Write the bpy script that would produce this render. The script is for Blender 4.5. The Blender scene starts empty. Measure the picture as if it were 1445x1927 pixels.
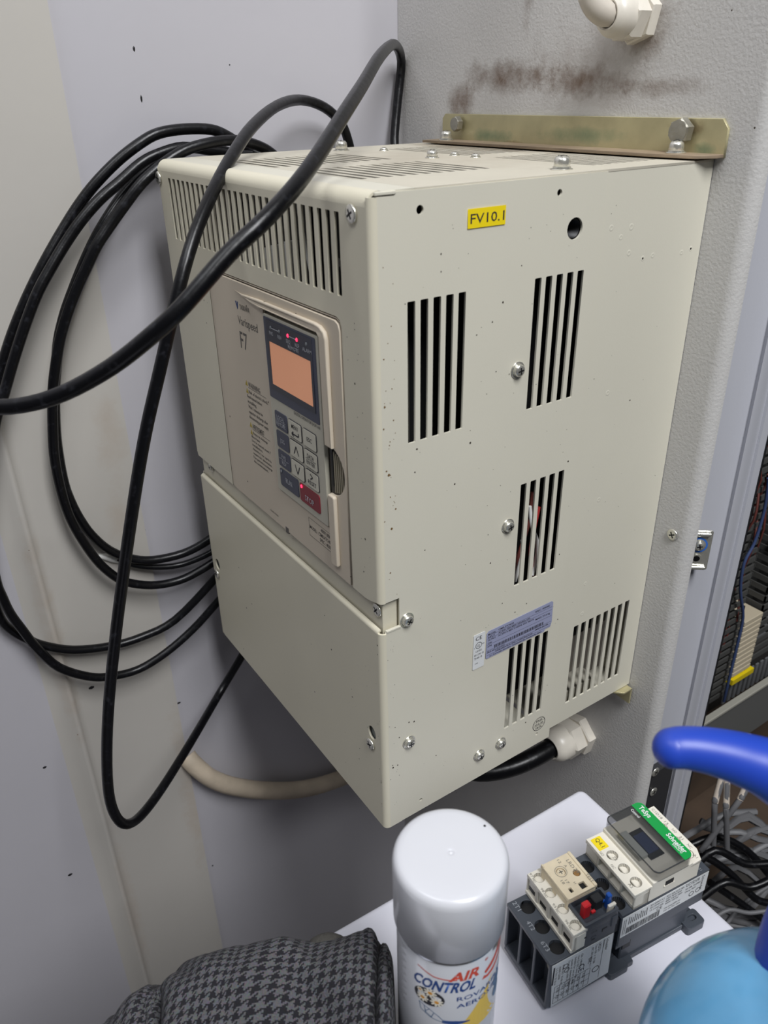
import bpy, bmesh, math, random
from mathutils import Matrix, Vector
random.seed(7)
S = bpy.context.scene
COL = S.collection
# ---------------------------------------------------------------- camera
CAMM = ((0.5595908, 0.8285745, -0.0179568), (0.380853, -0.2763378, -0.8823766), (-0.7360769, 0.4869309, -0.4702011))
CAMC = Vector((0.694427, -0.23838, 0.046824))
FPX, CX, CY = 1485.58, 725.71, 960.68
cd = bpy.data.cameras.new('camera'); cam = bpy.data.objects.new('camera', cd); COL.objects.link(cam)
r0, r1, r2 = [Vector(r).normalized() for r in CAMM]
cam.matrix_world = Matrix(((r0.x, -r1.x, -r2.x, CAMC.x), (r0.y, -r1.y, -r2.y, CAMC.y), (r0.z, -r1.z, -r2.z, CAMC.z), (0, 0, 0, 1)))
cd.sensor_fit = 'VERTICAL'; cd.sensor_height = 36.0; cd.sensor_width = 27.0
cd.lens = FPX / 1927 * 36.0
cd.shift_x = -(CX - 722.5) / 1927; cd.shift_y = -(963.5 - CY) / 1927
cd.clip_start = 0.01; cd.clip_end = 50
cd.dof.use_dof = True; cd.dof.focus_distance = 0.64; cd.dof.aperture_fstop = 12
S.camera = cam
# ---------------------------------------------------------------- world, lights, exposure
wd = bpy.data.worlds.new('world'); S.world = wd; wd.use_nodes = True
wd.node_tree.nodes['Background'].inputs[0].default_value = (0.9, 0.93, 1.0, 1)
wd.node_tree.nodes['Background'].inputs[1].default_value = 0.045
def area(name, loc, target, sx, sy, power, color):
    l = bpy.data.lights.new(name, 'AREA'); l.shape = 'RECTANGLE'; l.size = sx; l.size_y = sy; l.energy = power; l.color = color
    o = bpy.data.objects.new(name, l); COL.objects.link(o); o.location = loc
    o.rotation_euler = (Vector(target) - Vector(loc)).to_track_quat('-Z', 'Y').to_euler(); return o
area('ceiling_lamp', (1.8, -0.10, 1.85), (0.1, 0.05, -0.3), 0.6, 1.2, 63, (0.97, 0.98, 1.0))
area('ceiling_lamp', (0.55, -1.1, 1.9), (0.2, 0.1, -0.3), 1.1, 0.6, 12.5, (0.95, 0.97, 1.0))
S.view_settings.view_transform = 'Standard'; S.view_settings.look = 'None'
S.view_settings.gamma = 1; S.view_settings.use_curve_mapping = False
S.view_settings.exposure = 0.17
# ---------------------------------------------------------------- helpers
def ray(px, py):
    a, b = (px - CX) / FPX, (py - CY) / FPX
    return r0 * a + r1 * b + r2
def U(px, py, ax, val):
    v = ray(px, py); return CAMC + v * ((val - CAMC[ax]) / v[ax])
def D(px, py, d): return CAMC + ray(px, py) * d
def lin(c): return tuple(((x / 255) / 12.92 if x / 255 <= 0.04045 else ((x / 255 + 0.055) / 1.055) ** 2.4) for x in c) + (1,)
def mat(name, rgb, rough=0.5, metal=0.0, bump=0, bscale=400, spec=0.5, emit=None, estr=0, trans=0, alpha=1, vary=0, vscale=8, coat=0, dots=None):
    m = bpy.data.materials.new(name); m.use_nodes = True; nt = m.node_tree; N = nt.nodes; L = nt.links
    b = N['Principled BSDF']; b.inputs['Base Color'].default_value = lin(rgb); b.inputs['Roughness'].default_value = rough
    b.inputs['Metallic'].default_value = metal; b.inputs['Specular IOR Level'].default_value = spec
    b.inputs['Transmission Weight'].default_value = trans; b.inputs['Alpha'].default_value = alpha; b.inputs['Coat Weight'].default_value = coat
    if emit: b.inputs['Emission Color'].default_value = lin(emit); b.inputs['Emission Strength'].default_value = estr
    tc = N.new('ShaderNodeTexCoord')
    if bump:
        t = N.new('ShaderNodeTexNoise'); t.inputs['Scale'].default_value = bscale; t.inputs['Detail'].default_value = 3
        L.new(tc.outputs['Object'], t.inputs['Vector'])
        u = N.new('ShaderNodeBump'); u.inputs['Strength'].default_value = bump; u.inputs['Distance'].default_value = 0.001
        L.new(t.outputs['Fac'], u.inputs['Height']); L.new(u.outputs['Normal'], b.inputs['Normal'])
    cur = None
    if vary:
        t = N.new('ShaderNodeTexNoise'); t.inputs['Scale'].default_value = vscale; t.inputs['Detail'].default_value = 5
        L.new(tc.outputs['Object'], t.inputs['Vector'])
        x = N.new('ShaderNodeMix'); x.data_type = 'RGBA'
        x.inputs[6].default_value = lin([max(0, v * (1 - vary)) for v in rgb]); x.inputs[7].default_value = lin([min(255, v * (1 + vary)) for v in rgb])
        L.new(t.outputs['Fac'], x.inputs[0]); cur = x.outputs[2]
    if dots:                                    # small specks of dirt: (cell scale, radius, rgb, share of cells)
        for sc, rad, drgb, share in dots:
            v = N.new('ShaderNodeTexVoronoi'); v.inputs['Scale'].default_value = sc; L.new(tc.outputs['Object'], v.inputs['Vector'])
            lt = N.new('ShaderNodeMath'); lt.operation = 'LESS_THAN'; lt.inputs[1].default_value = rad; L.new(v.outputs['Distance'], lt.inputs[0])
            sp = N.new('ShaderNodeSeparateColor'); L.new(v.outputs['Color'], sp.inputs[0])
            l2 = N.new('ShaderNodeMath'); l2.operation = 'LESS_THAN'; l2.inputs[1].default_value = share; L.new(sp.outputs[0], l2.inputs[0])
            mu = N.new('ShaderNodeMath'); mu.operation = 'MULTIPLY'; L.new(lt.outputs[0], mu.inputs[0]); L.new(l2.outputs[0], mu.inputs[1])
            x = N.new('ShaderNodeMix'); x.data_type = 'RGBA'; L.new(mu.outputs[0], x.inputs[0])
            if cur: L.new(cur, x.inputs[6])
            else: x.inputs[6].default_value = lin(rgb)
            x.inputs[7].default_value = lin(drgb); cur = x.outputs[2]
    if cur: L.new(cur, b.inputs['Base Color'])
    return m
def stain(m, boxes, rgb):
    """worn/dirty patches with a place of their own: boxes = (cx,cy,cz, rx,ry,rz, amount)"""
    nt = m.node_tree; N = nt.nodes; L = nt.links; b = N['Principled BSDF']
    tc = N.new('ShaderNodeTexCoord'); no = N.new('ShaderNodeTexNoise'); no.inputs['Scale'].default_value = 45; no.inputs['Detail'].default_value = 8; no.inputs['Roughness'].default_value = 0.7
    L.new(tc.outputs['Object'], no.inputs['Vector'])
    for (cx, cy, cz, rx, ry, rz, am) in boxes:
        mp = N.new('ShaderNodeMapping'); mp.vector_type = 'POINT'
        mp.inputs['Scale'].default_value = (1 / rx, 1 / ry, 1 / rz); mp.inputs['Location'].default_value = (-cx / rx, -cy / ry, -cz / rz)
        L.new(tc.outputs['Object'], mp.inputs['Vector'])
        ln = N.new('ShaderNodeVectorMath'); ln.operation = 'LENGTH'; L.new(mp.outputs[0], ln.inputs[0])
        mr = N.new('ShaderNodeMapRange'); mr.interpolation_type = 'SMOOTHSTEP'; mr.inputs[1].default_value = 1; mr.inputs[2].default_value = 0; mr.inputs[3].default_value = -0.25; mr.inputs[4].default_value = 0.35
        L.new(ln.outputs['Value'], mr.inputs[0])
        ad = N.new('ShaderNodeMath'); ad.operation = 'ADD'; L.new(mr.outputs[0], ad.inputs[0]); L.new(no.outputs['Fac'], ad.inputs[1])
        m2 = N.new('ShaderNodeMapRange'); m2.inputs[1].default_value = 0.5; m2.inputs[2].default_value = 0.95; m2.inputs[3].default_value = 0; m2.inputs[4].default_value = am
        L.new(ad.outputs[0], m2.inputs[0])
        x = N.new('ShaderNodeMix'); x.data_type = 'RGBA'; L.new(m2.outputs[0], x.inputs[0])
        if b.inputs['Base Color'].links: L.new(b.inputs['Base Color'].links[0].from_socket, x.inputs[6])
        else: x.inputs[6].default_value = b.inputs['Base Color'].default_value
        x.inputs[7].default_value = lin(rgb); L.new(x.outputs[2], b.inputs['Base Color'])
    return m
WM = {}
def tag(o, label=None, cat=None, group=None, kind=None):
    if label: o['label'] = label
    if cat: o['category'] = cat
    if group: o['group'] = group
    if kind: o['kind'] = kind
    return o
def thing(name, label, cat, loc=(0, 0, 0), rz=0, group=None):
    o = bpy.data.objects.new(name, None); COL.objects.link(o); o.empty_display_size = 0.02
    o.location = loc; o.rotation_euler = (0, 0, rz); WM[o] = Matrix.Translation(loc) @ Matrix.Rotation(rz, 4, 'Z')
    return tag(o, label, cat, group)
def obj(name, me, m=None, parent=None, M=None, local=False, label=None, smooth=None, kind=None):
    """links a mesh as ONE object. M places it; world space unless local (then in the parent's space)"""
    o = bpy.data.objects.new(name, me); COL.objects.link(o)
    if m is not None and not me.materials: me.materials.append(m)
    M = M or Matrix.Identity(4); o.matrix_basis = M
    if parent is not None:
        o.parent = parent
        if local: WM[o] = WM[parent] @ M
        else: o.matrix_parent_inverse = WM[parent].inverted(); WM[o] = M.copy()
    else: WM[o] = M.copy()
    if smooth is not None and not me.get('sm'):
        me['sm'] = 1
        for p in me.polygons: p.use_smooth = True
        if smooth: me.set_sharp_from_angle(angle=math.radians(smooth))
    return tag(o, label, None, None, kind)
def bm2me(bm, name='m'):
    bmesh.ops.recalc_face_normals(bm, faces=bm.faces)
    me = bpy.data.meshes.new(name); bm.to_mesh(me); bm.free(); return me
def add_box(bm, a, b, bev=0, seg=1):
    a, b = [min(p, q) for p, q in zip(a, b)], [max(p, q) for p, q in zip(a, b)]
    vs = [bm.verts.new((x, y, z)) for x in (a[0], b[0]) for y in (a[1], b[1]) for z in (a[2], b[2])]
    fs = [bm.faces.new([vs[i] for i in f]) for f in ((0, 1, 3, 2), (4, 6, 7, 5), (0, 4, 5, 1), (2, 3, 7, 6), (0, 2, 6, 4), (1, 5, 7, 3))]
    if bev:
        es = list({e for f in fs for e in f.edges})
        bmesh.ops.bevel(bm, geom=es, offset=bev, segments=seg, affect='EDGES', profile=0.5)
def box(a, b, bev=0, seg=1):
    bm = bmesh.new(); add_box(bm, a, b, bev, seg); return bm2me(bm)
def boxes(lst, bev=0, seg=1):
    bm = bmesh.new()
    for a, b in lst: add_box(bm, a, b, bev, seg)
    return bm2me(bm)
def prism(pts, O, ex, ey, thick, bev=0):
    """polygon pts (a,b) in the plane O+a*ex+b*ey, extruded by thick along -ex x ey"""
    O, ex, ey = Vector(O), Vector(ex), Vector(ey); n = ex.cross(ey).normalized()
    bm = bmesh.new()
    f = [bm.verts.new(O + ex * a + ey * b) for a, b in pts]; g = [bm.verts.new(O + ex * a + ey * b - n * thick) for a, b in pts]
    bm.faces.new(f); bm.faces.new(g[::-1]); k = len(pts)
    for i in range(k): bm.faces.new([f[i], g[i], g[(i + 1) % k], f[(i + 1) % k]])
    if bev: bmesh.ops.bevel(bm, geom=list(bm.edges), offset=bev, segments=2, affect='EDGES')
    return bm2me(bm)
def lathe(prof, n=40, caps=True):
    bm = bmesh.new(); rings = []
    for r, z in prof:
        if r < 1e-7: rings.append([bm.verts.new((0, 0, z))])
        else: rings.append([bm.verts.new((r * math.cos(2 * math.pi * k / n), r * math.sin(2 * math.pi * k / n), z)) for k in range(n)])
    for A, B in zip(rings, rings[1:]):
        for k in range(n):
            q = [A[k % len(A)], A[(k + 1) % len(A)], B[(k + 1) % len(B)], B[k % len(B)]]
            q = [v for i, v in enumerate(q) if v not in q[:i]]
            if len(q) > 2: bm.faces.new(q)
    for R in ((rings[0], rings[-1]) if caps else ()):
        if len(R) > 2: bm.faces.new(R)
    return bm2me(bm)
def c2m(cu):
    o = bpy.data.objects.new('tmp', cu); me = bpy.data.meshes.new_from_object(o); bpy.data.objects.remove(o); bpy.data.curves.remove(cu); return me
def circle(cx, cy, r, n=20, ry=None): return [(cx + r * math.cos(2 * math.pi * k / n), cy + (ry or r) * math.sin(2 * math.pi * k / n)) for k in range(n)]
def rrect(x0, y0, x1, y1, r, n=4):
    P = []
    for cx, cy, a in ((x1 - r, y1 - r, 0), (x0 + r, y1 - r, 90), (x0 + r, y0 + r, 180), (x1 - r, y0 + r, 270)):
        for k in range(n + 1):
            t = math.radians(a + 90 * k / n); P.append((cx + r * math.cos(t), cy + r * math.sin(t)))
    return P
def rect(x0, y0, x1, y1): return [(x0, y0), (x1, y0), (x1, y1), (x0, y1)]
def frame(O, ex, ey):
    ex, ey = Vector(ex).normalized(), Vector(ey).normalized(); n = ex.cross(ey); O = Vector(O)
    return Matrix(((ex.x, ey.x, n.x, O.x), (ex.y, ey.y, n.y, O.y), (ex.z, ey.z, n.z, O.z), (0, 0, 0, 1)))
def plate(outer, holes, thick, O, ex, ey, bev=0):
    """sheet with real holes; its face lies in the plane O+a*ex+b*ey, thickness behind it"""
    cu = bpy.data.curves.new('c', 'CURVE'); cu.dimensions = '2D'; cu.fill_mode = 'BOTH'; cu.extrude = thick / 2
    if bev: cu.bevel_depth = bev; cu.offset = -bev; cu.extrude = thick / 2 - bev
    for P in [outer] + list(holes):
        s = cu.splines.new('POLY'); s.points.add(len(P) - 1); s.use_cyclic_u = True
        for q, (a, b) in zip(s.points, P): q.co = (a, b, 0, 1)
    me = c2m(cu); F = frame(O, ex, ey); me.transform(F @ Matrix.Translation((0, 0, -thick / 2))); return me
def tube(pts, r, res=8, radii=None, sub=4):
    cu = bpy.data.curves.new('c', 'CURVE'); cu.dimensions = '3D'; cu.bevel_depth = r; cu.bevel_resolution = max(1, res // 2 - 1); cu.use_fill_caps = True
    P = [Vector(p) for p in pts]; Q = []; R = []; k = len(P)
    for i in range(k - 1):                     # Catmull-Rom through the given points
        p0, p1, p2, p3 = P[max(i - 1, 0)], P[i], P[i + 1], P[min(i + 2, k - 1)]
        for j in range(sub):
            t = j / sub
            Q.append(0.5 * ((2 * p1) + (p2 - p0) * t + (2 * p0 - 5 * p1 + 4 * p2 - p3) * t * t + (3 * p1 - p0 - 3 * p2 + p3) * t ** 3))
            R.append(radii[i] * (1 - t) + radii[i + 1] * t if radii else 1)
    Q.append(P[-1]); R.append(radii[-1] if radii else 1)
    s = cu.splines.new('POLY'); s.points.add(len(Q) - 1)
    for q, p, rr in zip(s.points, Q, R): q.co = (*p, 1); q.radius = rr
    return c2m(cu)
FONT = None
def textmesh(s, h, width=None, bold=0, ext=0.00006, align='LEFT'):
    cu = bpy.data.curves.new('t', 'FONT'); cu.body = s; cu.size = 1; cu.resolution_u = 2; cu.offset = bold; cu.align_x = align
    me = c2m(cu)
    if not me.vertices: return me
    xs = [v.co.x for v in me.vertices]; ys = [v.co.y for v in me.vertices]
    lines = s.count('\n'); sy = h / (0.73 + lines)     # h = height of the block (cap height for one line)
    sx = width / (max(xs) - min(xs)) if width else sy
    x0 = min(xs); y0 = 0.73
    me.transform(Matrix.Diagonal((sx, sy, 1, 1)) @ Matrix.Translation((-x0 if align == 'LEFT' else 0, -y0, 0))); return me
def text(name, s, m, parent, O, ex, ey, h, width=None, bold=0, lift=0.00012, local=False, align='LEFT'):
    """flat print: top left corner of the block at O"""
    me = textmesh(s, h, width, bold, align=align); me.transform(frame(Vector(O) + Vector(ex).cross(Vector(ey)).normalized() * lift, ex, ey))
    return obj(name, me, m, parent, local=local)
def bars(name, lst, m, parent, O, ex, ey, lift=0.0001, local=False):
    """flat printed rectangles (a0,b0,a1,b1)"""
    F = frame(O, ex, ey); bm = bmesh.new()
    for a0, b0, a1, b1 in lst: bm.faces.new([bm.verts.new(F @ Vector((a, b, lift))) for a, b in ((a0, b0), (a1, b0), (a1, b1), (a0, b1))])
    me = bpy.data.meshes.new('m'); bm.to_mesh(me); bm.free(); return obj(name, me, m, parent, local=local)
# ---------------------------------------------------------------- materials
DOTS = None
M_drive = mat('beige_enamel', (212, 208, 192), 0.42, bump=0.05, bscale=900, dots=DOTS, vary=0.02)
M_front = mat('beige_enamel_front', (216, 210, 189), 0.42, bump=0.05, bscale=900, vary=0.02)
M_plas = mat('beige_plastic', (206, 194, 175), 0.5, bump=0.03, dots=[(90, 0.08, (70, 60, 45), 0.12)])
M_key = mat('keypad_beige', (190, 186, 170), 0.45)
M_keyface = mat('key_face', (200, 196, 180), 0.4)
M_navy = mat('dark_slate_plastic', (62, 66, 84), 0.35)
M_navy2 = mat('display_frame', (52, 54, 66), 0.3)
M_lcd = mat('lcd_backlit', (216, 158, 124), 0.25, emit=(240, 160, 120), estr=0.2)
M_redkey = mat('red_key', (128, 32, 46), 0.4)
M_led = mat('led_lit', (255, 60, 90), 0.3, emit=(255, 40, 80), estr=2.2)
M_ledoff = mat('led_off', (112, 116, 120), 0.3)
M_ink = mat('dark_ink', (40, 38, 46), 0.7); M_inkg = mat('grey_ink', (96, 92, 88), 0.7)
M_white_ink = mat('white_ink', (176, 178, 184), 0.6)
M_tamp = mat('warning_yellow', (170, 150, 60), 0.6)
M_navyink = mat('navy_ink', (36, 60, 110), 0.6)
M_black = mat('black_plastic', (16, 16, 18), 0.5)
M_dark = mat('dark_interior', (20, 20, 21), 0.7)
M_inner = mat('inner_sheet', (60, 56, 50), 0.6)
M_white = mat('white_plastic', (226, 226, 222), 0.45)
M_zinc = mat('zinc_screw', (222, 220, 210), 0.24, metal=0.8, bump=0.15, bscale=600)
M_bolt = mat('old_steel', (160, 157, 146), 0.42, metal=0.75, bump=0.5, bscale=300, vary=0.2, vscale=90)
M_yzinc = (mat('yellow_zinc', (186, 178, 140), 0.38, metal=0.45, vary=0.16, vscale=35, bump=0.1))
def cable_mat():
    m = mat('black_rubber', (24, 25, 28), 0.33, spec=0.35, bump=0.25, bscale=120)
    stain_nodes = m.node_tree; N = stain_nodes.nodes; L = stain_nodes.links
    tc = N.new('ShaderNodeTexCoord'); t = N.new('ShaderNodeTexNoise'); t.inputs['Scale'].default_value = 170; t.inputs['Detail'].default_value = 8; L.new(tc.outputs['Object'], t.inputs['Vector'])
    r = N.new('ShaderNodeMapRange'); r.inputs[1].default_value = 0.58; r.inputs[2].default_value = 0.75; r.inputs[4].default_value = 0.5; L.new(t.outputs['Fac'], r.inputs[0])
    x = N.new('ShaderNodeMix'); x.data_type = 'RGBA'; x.inputs[6].default_value = lin((9, 9, 12)); x.inputs[7].default_value = lin((50, 51, 57)); L.new(r.outputs[0], x.inputs[0])
    L.new(x.outputs[2], N['Principled BSDF'].inputs['Base Color']); return m
M_cable = cable_mat()
M_hose = mat('dirty_beige_hose', (190, 176, 156), 0.6, vary=0.14, vscale=40, bump=0.3, bscale=200)
M_wall = mat('white_wall_paint', (183, 181, 186), 0.5, bump=0.12, bscale=60, vary=0.02, vscale=6, dots=[(38, 0.035, (90, 84, 80), 0.25)])
M_strip = mat('cream_board_paint', (186, 182, 175), 0.55, bump=0.08, bscale=80, vary=0.02, vscale=7, dots=[(55, 0.04, (120, 100, 84), 0.3)])
stain(M_strip, [(-0.056, -0.065, -0.25, 0.1, 0.03, 0.09, 0.35), (-0.056, -0.07, -0.34, 0.1, 0.03, 0.07, 0.3), (-0.056, -0.16, -0.45, 0.1, 0.02, 0.3, 0.4), (-0.056, -0.05, -0.75, 0.1, 0.03, 0.3, 0.4), (-0.056, -0.155, -0.9, 0.1, 0.02, 0.3, 0.3)], (168, 150, 130))
M_panel = mat('grey_textured_paint', (198, 196, 193), 0.55, bump=0.35, bscale=420, vary=0.02, vscale=20, dots=[(60, 0.05, (60, 50, 40), 0.1)])
stain(M_panel, [(0.1, 0.288, 0.055, 0.12, 0.1, 0.028, 0.9), (0.19, 0.288, 0.05, 0.1, 0.1, 0.022, 0.9), (0.04, 0.288, 0.035, 0.04, 0.1, 0.04, 0.9), (0.125, 0.288, 0.13, 0.018, 0.1, 0.09, 0.6), (0.27, 0.288, 0.045, 0.08, 0.1, 0.015, 0.6), (0.25, 0.288, 0.085, 0.045, 0.1, 0.05, 0.7), (0.2, 0.288, 0.06, 0.14, 0.1, 0.06, 0.35)], (104, 82, 64))
M_profile = mat('cabinet_frame_paint', (188, 189, 196), 0.4, bump=0.05)
M_gland = mat('gland_plastic', (214, 208, 196), 0.35, vary=0.08, vscale=60)
M_table = mat('white_gloss_plastic', (214, 214, 224), 0.14, vary=0.015, coat=0.3, dots=[(45, 0.04, (90, 90, 96), 0.25)])
M_yel = mat('yellow_label', (240, 214, 28), 0.4)
M_rate = mat('silver_blue_label', (152, 156, 184), 0.35)
M_lab = mat('white_label', (220, 222, 222), 0.4)
M_cap = mat('white_cap_gloss', (206, 207, 212), 0.28, coat=0.15)
M_canbody = mat('white_lacquered_tin', (205, 207, 213), 0.2, coat=0.4)
M_chrome = mat('tin_rim', (190, 192, 198), 0.2, metal=1)
M_red = mat('print_red', (205, 78, 60), 0.4); M_blue = mat('print_blue', (34, 70, 134), 0.4); M_gold = mat('print_yellow', (222, 190, 90), 0.4)
M_slateblue = mat('print_slate', (80, 112, 146), 0.4); M_daisy = mat('print_petal', (236, 230, 214), 0.5); M_core = mat('print_core', (214, 150, 50), 0.5)
M_cdark = mat('anthracite_plastic', (66, 71, 79), 0.42, bump=0.1, bscale=1500)
M_cream = mat('cream_plastic', (226, 221, 208), 0.42, bump=0.04, bscale=900)
M_aged = mat('aged_cream_plastic', (224, 210, 182), 0.5, vary=0.06, vscale=120)
M_brown = mat('brown_stain', (150, 112, 64), 0.6)
M_smoke = mat('smoked_clear_plastic', (44, 47, 49), 0.08, alpha=0.30)
M_green = mat('green_stripe', (22, 150, 70), 0.25)
M_redb = mat('red_button', (206, 38, 46), 0.35); M_blueb = mat('blue_button', (30, 84, 172), 0.35)
M_etch = mat('etched_text', (120, 116, 108), 0.6); M_etch2 = mat('etched_text_light', (150, 154, 160), 0.6)
M_handle = mat('blue_handle_plastic', (36, 68, 176), 0.4)
M_jug = mat('translucent_blue', (104, 172, 216), 0.22, trans=0.22, vary=0.16, vscale=22, coat=0.3)
M_greycab = mat('grey_rubber', (104, 104, 106), 0.5); M_dgrey = mat('duct_dark', (74, 74, 72), 0.6)
M_lgrey = mat('duct_grey', (120, 122, 124), 0.6); M_rw = mat('red_brown_wire', (96, 48, 42), 0.5); M_bw = mat('blue_wire', (60, 76, 116), 0.5)
M_term = mat('terminal_beige', (196, 184, 160), 0.5); M_card = mat('brown_dusty', (74, 60, 48), 0.8, vary=0.3, vscale=12)
M_floor = mat('dark_floor', (70, 67, 64), 0.7, vary=0.1)
M_blkmetal = mat('black_metal', (48, 48, 50), 0.45)
X3, Y3, Z3 = (1, 0, 0), (0, 1, 0), (0, 0, 1)
W, DP, H = 0.325, 0.2883, 0.4784
XW = -0.0624
# ---------------------------------------------------------------- the setting
wl = obj('wall_left', box((XW - 0.1, -2.2, -1.3), (XW, DP + 0.5, 1.9)), M_wall); tag(wl, kind='structure')
fl = obj('floor', box((XW - 0.1, -2.2, -1.4), (2.6, 1.5, -1.3)), M_floor); tag(fl, kind='structure')
# cream board up the wall: rounded soft left edge, crisp right edge
bm = bmesh.new()
prof = [(XW, -0.182), (XW + 0.0010, -0.176), (XW + 0.0050, -0.1685), (XW + 0.0095, -0.1630), (XW + 0.0108, -0.1608), (XW + 0.0108, -0.1590), (XW + 0.0085, -0.1570), (XW + 0.0058, -0.1545), (XW + 0.0052, -0.1500), (XW + 0.0052, -0.0475), (XW, -0.0468)]
va = [[bm.verts.new((x, y, z)) for x, y in prof] for z in (-1.3, 1.9)]
for i in range(len(prof) - 1): bm.faces.new([va[0][i], va[0][i + 1], va[1][i + 1], va[1][i]])
bm.faces.new(va[0]); bm.faces.new(va[1])
tr = obj('trim_1', bm2me(bm), M_strip, smooth=60); tag(tr, kind='structure')
dr = bmesh.new()
for (px, py, a, b) in [(122, 190, 1.2, 5), (252, 92, 1.6, 3.2), (266, 186, 1.4, 4.5), (172, 1294, 5, 3.2), (336, 1323, 4.6, 2.2), (84, 1444, 3.5, 2.5), (132, 1646, 4.5, 3), (272, 998, 1.6, 3), (400, 1629, 2, 2), (432, 122, 1, 1)]:
    p = U(px, py, 0, XW + (0.0054 if -0.157 < U(px, py, 0, XW).y < -0.048 else 0))
    s = bmesh.ops.create_icosphere(dr, subdivisions=1, radius=1)['verts']
    for v in s: v.co = Vector((v.co.x * 0.0006, v.co.y * a * 0.0007, v.co.z * b * 0.0007)) + p
o = obj('dirt_speck', bm2me(dr), M_black, wl, kind='stuff')
p = U(212, 1050, 0, XW + 0.006); q = U(185, 1046, 0, XW + 0.006)
obj('plaster_lump', tube([q, p, U(240, 1060, 0, XW + 0.006)], 0.0045, radii=[0.5, 1.1, 0.5]), M_white, tr, smooth=60)
# ---------------------------------------------------------------- electrical cabinet (drive is bolted to its side)
cab = thing('electrical_cabinet', 'grey textured steel cabinet side the beige drive is bolted to, open at its right', 'cabinet', (0.15, DP + 0.3, -1.3))
R6 = 0.010; xe = 0.3595
pr = [(XW + 0.0005, DP), (xe - R6, DP)] + [(xe - R6 + R6 * math.sin(t), DP + R6 - R6 * math.cos(t)) for t in [math.pi / 2 * k / 8 for k in range(1, 9)]]
pr += [(xe - 0.0015, DP + R6), (xe - R6, DP + 0.0015), (XW + 0.0005, DP + 0.0015)]
bm = bmesh.new(); va = [[bm.verts.new((x, y, z)) for x, y in pr] for z in (-1.28, 1.6)]; k = len(pr)
for i in range(k): bm.faces.new([va[0][i], va[0][(i + 1) % k], va[1][(i + 1) % k], va[1][i]])
bm.faces.new(va[0]); bm.faces.new(va[1])
obj('side_panel', bm2me(bm), M_panel, cab, smooth=40)
# front frame profile: measured at one height, extruded straight up and down
FX = 0.350
def yat(px, x, py=799): return U(px, py, 0, x).y
pf = [(FX, DP + 0.003), (FX, yat(1385, FX)), (FX + 0.0045, yat(1404, FX + 0.0045)), (FX + 0.008, yat(1410, FX + 0.008)), (FX + 0.008, yat(1418, FX + 0.008)), (FX + 0.003, yat(1427, FX + 0.003)),
      (FX + 0.002, yat(1431, FX + 0.002)), (FX + 0.0045, yat(1437, FX + 0.0045)), (FX + 0.0045, yat(1449, FX + 0.0045)), (FX - 0.02, yat(1449, FX + 0.0045)), (FX - 0.02, DP + 0.003)]
bm = bmesh.new(); va = [[bm.verts.new((x, y, z)) for x, y in pf] for z in (-0.9, 1.6)]; k = len(pf)
for i in range(k): bm.faces.new([va[0][i], va[0][(i + 1) % k], va[1][(i + 1) % k], va[1][i]])
bm.faces.new(va[0]); bm.faces.new(va[1])
obj('door_frame', bm2me(bm), M_profile, cab, smooth=35)
YF = yat(1449, FX + 0.0045)
bm = bmesh.new(); add_box(bm, (FX + 0.003, YF, -0.9), (FX + 0.0055, YF + 0.0016, 1.6)); obj('door_seal', bm2me(bm), M_black, cab)
# zinc latch clip with a blue screw
y0, y1, z0, z1 = DP + 0.002, U(1347, 985, 0, FX).y, U(1340, 978, 0, FX).z, U(1330, 1048, 0, FX).z
xa, xb_ = FX + 0.0015, FX + 0.0135; yb_ = U(1347, 985, 0, xb_).y; ya_ = DP + 0.0125
ce_ = Vector((xb_ - xa, yb_ - ya_, 0)).normalized(); cw = math.hypot(xb_ - xa, yb_ - ya_); cn_ = ce_.cross(Vector(Z3)); cO = Vector((xa, ya_, 0))
cl = obj('latch_plate', plate(rrect(-0.004, z1, cw, z0, 0.002), [], 0.002, cO, ce_, Z3, bev=0.0004), M_zinc, cab, label='bright zinc latch plate')
for zz in (z0 - 0.003, z1 + 0.003): obj('latch_rib', tube([cO + cn_ * 0.001 + ce_ * a + Vector((0, 0, zz)) for a in (-0.004, cw * 0.5, cw - 0.003)], 0.0022), M_zinc, cl, smooth=60)
def clp(a, t): return cO + ce_ * (cw * a) + cn_ * 0.0002 + Vector((0, 0, z1 + (z0 - z1) * t))
# ------------ screws
def cross_mesh(r, z):
    return boxes([((-r * 0.55, -r * 0.12, z - r * 0.25), (r * 0.55, r * 0.12, z + 0.00005)), ((-r * 0.12, -r * 0.55, z - r * 0.25), (r * 0.12, r * 0.55, z + 0.00005))])
def pan_meshes(r, h, washer=True):
    w = 0.0007
    head = lathe([(0, h), (r * 0.4, h * 0.99), (r * 0.72, h * 0.93), (r * 0.92, h * 0.80), (r, h * 0.60), (r, h * 0.34), (r * 0.97, min(w + 0.0006, h * .3))] , 24)
    rings = lathe([(r * 0.95, w + 0.0011), (r * 1.10, w + 0.0010), (r * 1.12, w + 0.0002), (r * 1.0, w + 0.0001), (r * 1.02, w), (r * 1.32, w), (r * 1.38, w * 0.5), (r * 1.34, 0), (0, 0)], 28) if washer else None
    return head, rings, cross_mesh(r, h)
PAN = pan_meshes(0.0042, 0.0038); PANS = pan_meshes(0.0036, 0.0030); BIG = pan_meshes(0.0052, 0.0082); TOPS = pan_meshes(0.0040, 0.0058); FLAT = pan_meshes(0.0052, 0.0020, False); TINY = pan_meshes(0.0030, 0.0028)
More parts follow.
